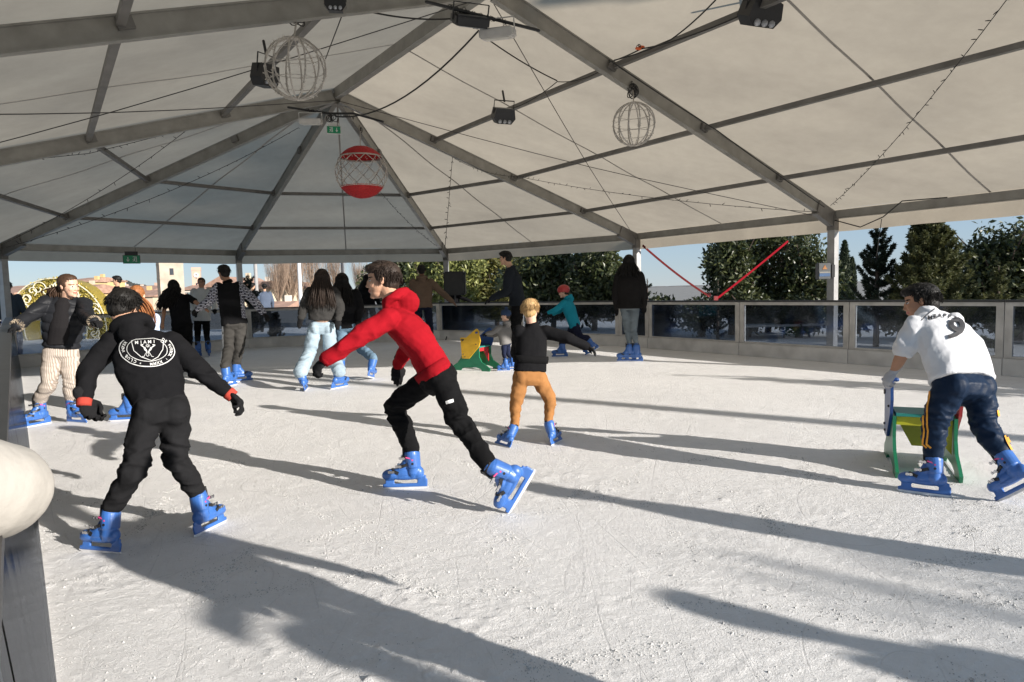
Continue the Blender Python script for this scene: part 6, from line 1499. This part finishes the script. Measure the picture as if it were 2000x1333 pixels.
# ------------------------------------------------------------------ town
def hmat(n, c): return mat(n, c, .9, var=.08, vscale=.5, bump=.15, bscale=3)
TILE = mat('terracotta_tiles', (.36, .22, .16), .85, var=.3, vscale=1.5, bump=.6, bscale=6); GLASSD = mat('dark_window', (.03, .035, .045), .2); SHUT = mat('green_grey_shutters', (.15, .2, .2), .7); BALC = mat('white_balcony', (.6, .58, .55), .7)
def house(u0, u1, vtop, dep, dd, wall, label, roofh=1.2, gable='x', win=(3, 2), name='house', rot=0, zb=0, arch=False, chim=True):
    a, b = at(u0, dep), at(u1, dep); w_ = (b - a).length; c = (a + b) / 2 + V((0, dd / 2, 0)); roofh *= .5; h = hgt((u0 + u1) / 2, vtop, dep) - roofh; o = empty(name, c, label, 'building', 'old town houses', radians(rot))
    bpy.context.view_layer.update()
    R3 = Matrix.Rotation(radians(rot), 3, 'Z')
    bm = bmesh.new(); box(bm, c + V((0, 0, h / 2 - .3)), (w_, dd, h + .6), R3); link('wall', b2m(bm), wall, o)
    bm = bmesh.new(); ov = .35; P = lambda x, y, z: bm.verts.new(c + R3 @ V((x, y, 0)) + V((0, 0, z)))
    X, Y = w_ / 2 + ov, dd / 2 + ov
    if gable == 'x':
        q = [P(-X, -Y, h), P(X, -Y, h), P(X, 0, h + roofh), P(-X, 0, h + roofh), P(X, Y, h), P(-X, Y, h), P(-X, -Y, h - .15), P(X, -Y, h - .15), P(X, Y, h - .15), P(-X, Y, h - .15)]
        for f in ((0, 1, 2, 3), (3, 2, 4, 5), (6, 7, 1, 0), (7, 8, 4, 2, 1), (8, 9, 5, 4), (9, 6, 0, 3, 5), (6, 9, 8, 7)): bm.faces.new([q[i] for i in f])
    else:
        q = [P(-X, -Y, h), P(-X, Y, h), P(0, Y, h + roofh), P(0, -Y, h + roofh), P(X, Y, h), P(X, -Y, h), P(-X, -Y, h - .15), P(-X, Y, h - .15), P(X, Y, h - .15), P(X, -Y, h - .15)]
        for f in ((0, 3, 2, 1), (3, 5, 4, 2), (6, 0, 1, 7), (9, 8, 4, 5), (6, 9, 5, 3, 0), (7, 1, 2, 4, 8), (6, 7, 8, 9)): bm.faces.new([q[i] for i in f])
        bm2 = None
    rf = link('roof', b2m(bm), TILE, o)
    if chim: bm = bmesh.new(); box(bm, c + R3 @ V((w_ * .28, 0, 0)) + V((0, 0, h + roofh)), (.6, .6, 1.2), R3); link('chimney', b2m(bm), wall, rf)
    nx, nz_ = win
    for i in range(nx):
        for k in range(nz_):
            x = -w_ / 2 + w_ * (i + .5) / nx; z = h - 1.3 - k * 2.8
            if z < .5: continue
            bm = bmesh.new()
            if arch: extr(bm, [(-.5, -.9), (.5, -.9), (.5, .4), (.35, .75), (0, .9), (-.35, .75), (-.5, .4)], .1, Matrix.Translation(c + R3 @ V((x, -dd / 2 - .02, 0)) + V((0, 0, z))) @ R3.to_4x4() @ Matrix.Rotation(pi / 2, 4, 'X'))
            else: box(bm, c + R3 @ V((x, -dd / 2 - .02, 0)) + V((0, 0, z)), (.95, .1, 1.5), R3)
            wn = link('window', b2m(bm), GLASSD, o)
            if not arch:
                bm = bmesh.new()
                for s_ in (-1, 1): box(bm, c + R3 @ V((x + s_ * .72, -dd / 2 - .05, 0)) + V((0, 0, z)), (.48, .06, 1.5), R3)
                link('shutters', b2m(bm), SHUT, wn)
    return o
cream = hmat('cream_render', (.5, .42, .31)); ochre = hmat('ochre_render', (.55, .40, .19)); pale = hmat('pale_render', (.6, .54, .46)); pink = hmat('pink_render', (.52, .36, .28)); stone = mat('pale_stone', (.4, .34, .27), .95, var=.25, vscale=.8, bump=.5, bscale=4)
house(-60, 66, 556, 62, 12, ochre, 'ochre house with tiled roof at the far left edge', 1.6, 'x', (5, 2), rot=-12)
house(-80, 42, 578, 45, 7, pale, 'pale lower house in front of the ochre one at the left edge', .8, 'x', (5, 1), rot=-8)
house(60, 150, 556, 95, 12, cream, 'cream house behind the golden arch', 1.4, 'x', (5, 2), rot=6)
house(140, 172, 541, 120, 12, ochre, 'ochre block with flat windows right of the puffer girl', 1.2, 'x', (4, 3))
house(166, 178, 546, 112, 5, ochre, 'narrow ochre turret beside the ochre block', .6, 'x', (1, 2))
house(180, 262, 567, 100, 14, ochre, 'long ochre house with red roof above the hoodie boy', 2.0, 'x', (8, 2), rot=4)
house(190, 300, 558, 150, 14, pink, 'pink house row farther back below the hill', 2.2, 'x', (9, 2))
house(352, 404, 555, 105, 12, pale, 'white house group below the clock tower', 1.5, 'x', (5, 2), rot=5)
house(405, 462, 540, 92, 14, cream, 'cream gabled house behind the boy in the gilet', 2.6, 'y', (4, 2))
house(458, 508, 548, 96, 12, pale, 'pale house with red roof left of the church', 2.0, 'x', (4, 2), rot=-8)
house(498, 536, 552, 78, 12, pink, 'church nave with tiled roof and two arched windows', 1.6, 'x', (2, 1), 'church', 6, arch=True, chim=False)
house(528, 545, 550, 76, 9, cream, 'church gable end joined to the nave at the right', 1.3, 'y', (1, 1), 'church', -14, arch=True, chim=False)
house(500, 548, 590, 66, 8, pale, 'low pale annex in front of the church', 1.2, 'x', (3, 1), rot=4)
house(262, 300, 568, 90, 10, cream, 'cream house left of the stone tower', 1.4, 'x', (3, 2))
# stone tower
def tower(u0, u1, vtop, dep, label, m_, rot=42, clock=False, name='stone_tower'):
    a, b = at(u0, dep), at(u1, dep); w_ = (b - a).length / (abs(cos(radians(rot))) + abs(sin(radians(rot)))); c = (a + b) / 2 + V((0, w_ / 2, 0)); h = hgt((u0 + u1) / 2, vtop, dep); R3 = Matrix.Rotation(radians(rot), 3, 'Z'); o = empty(name, c, label, 'tower')
    bm = bmesh.new(); box(bm, c + V((0, 0, h / 2)), (w_, w_, h), R3); link('wall', b2m(bm), m_, o); bm = bmesh.new(); box(bm, c + V((0, 0, h + .2)), (w_ * 1.08, w_ * 1.08, .5), R3)
    for z in (.72, .5): box(bm, c + V((0, 0, h * z)), (w_ * 1.015, w_ * 1.015, .25), R3)
    link_sep('cornice', bm, pink if clock else stone, o)
    for k in range(2):
        bm = bmesh.new(); box(bm, c + R3 @ V((0, -w_ / 2 - .0, 0)) + V((0, 0, h * (.6 + .2 * k))), (w_ * .16, .1, w_ * .3), R3); link('window', b2m(bm), GLASSD, o)
    if clock:
        T = Matrix.Translation(c + R3 @ V((0, -w_ / 2 - .05, 0)) + V((0, 0, h * .86))) @ R3.to_4x4() @ Matrix.Rotation(pi / 2, 4, 'X'); bm = bmesh.new(); extr(bm, [(cos(2 * pi * k / 20) * w_ * .3, sin(2 * pi * k / 20) * w_ * .3) for k in range(20)], .1, T); ck = link('clock_face', b2m(bm), mat('clock_white', (.6, .58, .55), .6), o); bm = bmesh.new(); box(bm, T @ V((0, w_ * .08, .06)), (.12, .04, w_ * .2), R3); box(bm, T @ V((w_ * .06, 0, .06)), (w_ * .15, .04, .12), R3); link('hands', b2m(bm), blkm, ck)
tower(296, 355, 480, 70, 'tall square stone tower above the curly haired woman', stone, 35)
tower(374, 394, 528, 110, 'slim pink bell tower with a white clock face', pink, 20, True, 'clock_tower')
# hills
def hill(u0, u1, vs, dep, col, label, name, seed, dots=0):
    bm = bmesh.new(); n = len(vs) - 1; rg = random.Random(seed); g = []; NN = 90
    for i in range(NN + 1):
        t = i / NN * n; k = min(n - 1, int(t)); f_ = t - k; f_ = f_ * f_ * (3 - 2 * f_); v = vs[k] * (1 - f_) + vs[k + 1] * f_; u = u0 + (u1 - u0) * i / NN; p = at(u, dep); H_ = max(1, hgt(u, v, dep) + noise.noise(V((i * .45, seed, 0))) * dep * .0016 + noise.noise(V((i * 1.9, seed, 0))) * dep * .0009); row = []
        for j in range(9):
            s_ = j / 8; row.append(bm.verts.new(p * (1 - .28 * (1 - s_)) + V((0, 0, -1 + (H_ + 1) * sin(s_ * pi / 2) ** 1.3 + noise.noise(V((i * .4, j * .9, seed))) * dep * .003 * sin(s_ * pi)))))
        for j in range(1, 4): row.append(bm.verts.new(p * (1 + .12 * j) + V((0, 0, H_ * (1 - j / 3)))))
        g.append(row)
    for i in range(NN):
        for j in range(len(g[0]) - 1): bm.faces.new((g[i][j], g[i + 1][j], g[i + 1][j + 1], g[i][j + 1]))
    o = setp(link(name, b2m(bm), col, smooth=True), label, 'hill', kind='structure'); return o
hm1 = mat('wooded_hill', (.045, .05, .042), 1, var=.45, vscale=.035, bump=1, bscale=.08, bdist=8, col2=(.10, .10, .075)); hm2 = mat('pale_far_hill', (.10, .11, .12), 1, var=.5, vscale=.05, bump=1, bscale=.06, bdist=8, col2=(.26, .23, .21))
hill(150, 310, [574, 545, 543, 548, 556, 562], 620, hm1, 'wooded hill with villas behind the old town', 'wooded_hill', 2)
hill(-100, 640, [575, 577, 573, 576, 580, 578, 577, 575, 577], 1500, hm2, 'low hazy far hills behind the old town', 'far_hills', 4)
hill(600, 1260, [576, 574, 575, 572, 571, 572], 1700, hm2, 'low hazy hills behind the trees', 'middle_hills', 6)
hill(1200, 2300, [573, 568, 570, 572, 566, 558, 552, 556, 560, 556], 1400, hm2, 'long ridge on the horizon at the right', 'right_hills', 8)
rg = random.Random(9)
for k in range(46):
    left = k < 16; u = rg.uniform(185, 290) if left else rg.uniform(1240, 1480); dd = rg.uniform(400, 440) if left else rg.uniform(850, 990); v = rg.uniform(553, 566) if left else rg.uniform(569, 576)
    p = D(u, v, dd); w_ = dd * .003 * rg.uniform(.7, 1.6); o = empty('villa', p, ('pale villa on the wooded hill at the left' if left else 'pale distant villa on the ridge at the right'), 'house', 'villas on the wooded hill' if left else 'villas on the far ridge')
    bm = bmesh.new(); box(bm, p - V((0, 0, w_ * 1.2)), (w_, w_, w_ * 3)); link('wall', b2m(bm), pale, o); bm = bmesh.new(); box(bm, p + V((0, 0, w_ * .36)), (w_ * 1.1, w_ * 1.1, w_ * .14)); link('roof', b2m(bm), TILE, o)
# ------------------------------------------------------------------ golden arch
def arch():
    dep = 22.0; c = at(121, dep); r_out = 97 / FPX * (c - CAM).dot(fw); zc = hgt(121, 642, dep); o = empty('golden_arch', c, 'golden tinsel arch with pale scroll lights, behind the girl in the puffer jacket', 'light arch'); r_in = r_out * .62; d_ = .35
    gm_ = mat('gold_tinsel', (.35, .25, .03), .4, .3, var=.5, vscale=40, bump=1, bscale=60); bm = bmesh.new(); n = 56; prev = None
    for i in range(n + 1):
        a = radians(-35 + 250 * i / n); row = []
        for r, y in ((r_in, -d_), (r_out, -d_ * .6), (r_out, d_), (r_in, d_)): 
            q = 1 + .015 * noise.noise(V((i * .8, r, y))); z_ = zc + sin(a) * r * q; row.append(bm.verts.new(V((c.x + cos(a) * r * q, c.y + y, max(0, z_)))))
        if prev:
            for k in range(4): bm.faces.new((prev[k], prev[(k + 1) % 4], row[(k + 1) % 4], row[k]))
        prev = row
    link('frame', b2m(bm), gm_, o)
    rg = np.random.default_rng(3); n = 9000; a = np.radians(rg.uniform(-30, 210, n)); r = rg.uniform(r_in, r_out * 1.01, n); P = np.stack([c.x + np.cos(a) * r, np.full(n, c.y - d_ * .9) + rg.uniform(-.08, .1, n), zc + np.sin(a) * r], 1); P = P[P[:, 2] > .05]
    leaves('tinsel', P, .07, leafm('gold_leaf', (.16, .13, .02), (.62, .5, .12), .3, .1), o, 2)
    bm = bmesh.new(); rg2 = random.Random(4); rm_ = (r_in + r_out) / 2
    for k in range(27):
        a = radians(-25 + 230 * k / 26); rr = (r_out - r_in) * rg2.uniform(.2, .42); cx_ = c.x + cos(a) * (rm_ + rg2.uniform(-.25, .25) * (r_out - r_in)); cz_ = zc + sin(a) * (rm_ + rg2.uniform(-.2, .2) * (r_out - r_in)); sg = rg2.choice((-1, 1)); st = rg2.uniform(0, 6)
        tube(bm, [V((cx_ + cos(st + sg * t * .42) * rr * (1 - t / 20), c.y - d_ - .05, cz_ + sin(st + sg * t * .42) * rr * (1 - t / 20))) for t in range(17)], .018, n=5, round_ends=False, smooth=False)
    for r in (r_in, r_out): tube(bm, [V((c.x + cos(radians(t)) * r, c.y - d_ - .03, zc + sin(radians(t)) * r)) for t in range(-25, 206, 6)], .018, n=5, round_ends=False, smooth=False)
    link('scroll_lights', b2m(bm), mat('pale_scrolls', (.65, .6, .45), .5), o)
arch()
# far lamp post and tree behind the camera whose shadows fall on the ice
o = empty('lamp_post', V((13.8, -1.7, 0)), 'tall lamp post out of frame whose thin shadow crosses the ice', 'lamp post'); bm = bmesh.new(); tube(bm, [V((13.8, -1.7, 0)), V((13.8, -1.7, 9))], [.14, .12], n=10, smooth=False, round_ends=False); link('pole', b2m(bm), alud, o); bm = bmesh.new(); tube(bm, [V((13.8, -1.7, 9)), V((13.2, -1.4, 9.2))], [.06, .1], n=8); link('lamp_head', b2m(bm), alud, o)

bush(V((12.8, -5.6, 0)), 2.6, 4.5, 2.4, 3000, .16, LAUREL, 'leafy tree out of frame behind the camera to the right', seed=77)

o = empty('shadow_board', V((4.48, -1.17, 0)), 'made-up board on a post, added out of frame for its shadow', 'sign'); bm = bmesh.new(); tube(bm, [V((4.48, -1.17, 0)), V((4.48, -1.17, 2.28))], [.02, .02], n=8, smooth=False); link('pole', b2m(bm), alud, o)  # invented board and post, added only for their shadow on the ice
bm = bmesh.new(); box(bm, V((4.48, -1.14, 2.2)), (.85, .02, .11), Matrix.Rotation(radians(-71), 3, 'Z')); link('board', b2m(bm), boardm, o)

# loose snow crumbs scraped up by the blades
rg = random.Random(21); bm_v = []; bm_f = []
rows_ = [(rg.uniform(-2.6, 2.6), rg.uniform(1.9, 5.0), rg.uniform(0, 6.28), rg.uniform(.4, 1.6), rg.uniform(-1.2, 1.2)) for _ in range(46)]
for k in range(30000):
    if k % 3:
        x0, y0, a0, L0, cv = rows_[k % len(rows_)]; t = rg.random(); a = a0 + cv * t; x = x0 + cos(a0 + cv * t * .5) * L0 * t + rg.gauss(0, .025); y = y0 + sin(a0 + cv * t * .5) * L0 * t + rg.gauss(0, .025)
    else:
        y = 1.6 + 5 * rg.random() ** 1.5; x = rg.uniform(-1, 1) * y * .9
    if noise.noise(V((x * 2.2, y * 2.2, 4))) < -.12: continue
    r = rg.uniform(.0013, .0032) * (1 + .9 * (rg.random() < .08)); z = snow_h(x, y) + r * .2; b0 = len(bm_v)
    for dx, dy, dz in ((1, 0, 0), (-.5, .87, 0), (-.5, -.87, 0), (0, 0, 1)): bm_v.append((x + dx * r * rg.uniform(.8, 1.6), y + dy * r * rg.uniform(.8, 1.6), z + dz * r * rg.uniform(.7, 1.2)))
    bm_f += [(b0, b0 + 1, b0 + 3), (b0 + 1, b0 + 2, b0 + 3), (b0 + 2, b0, b0 + 3)]
me = bpy.data.meshes.new('crumbs'); me.from_pydata(bm_v, [], bm_f); me.update()
setp(link('snow_crumbs', me, mat('snow_white', (.44, .435, .42), .8, var=.2)), 'loose white snow crumbs scraped up on the ice', 'snow', kind='stuff')

bush(V((9.3, 4.5, 0)), .8, 2.7, .8, 1200, .13, LAUREL, 'narrow shrub added out of frame at the right to streak the ice with shadow', name='shrub', seed=79)  # unseen shrub put in to cast a dark streak across the ice
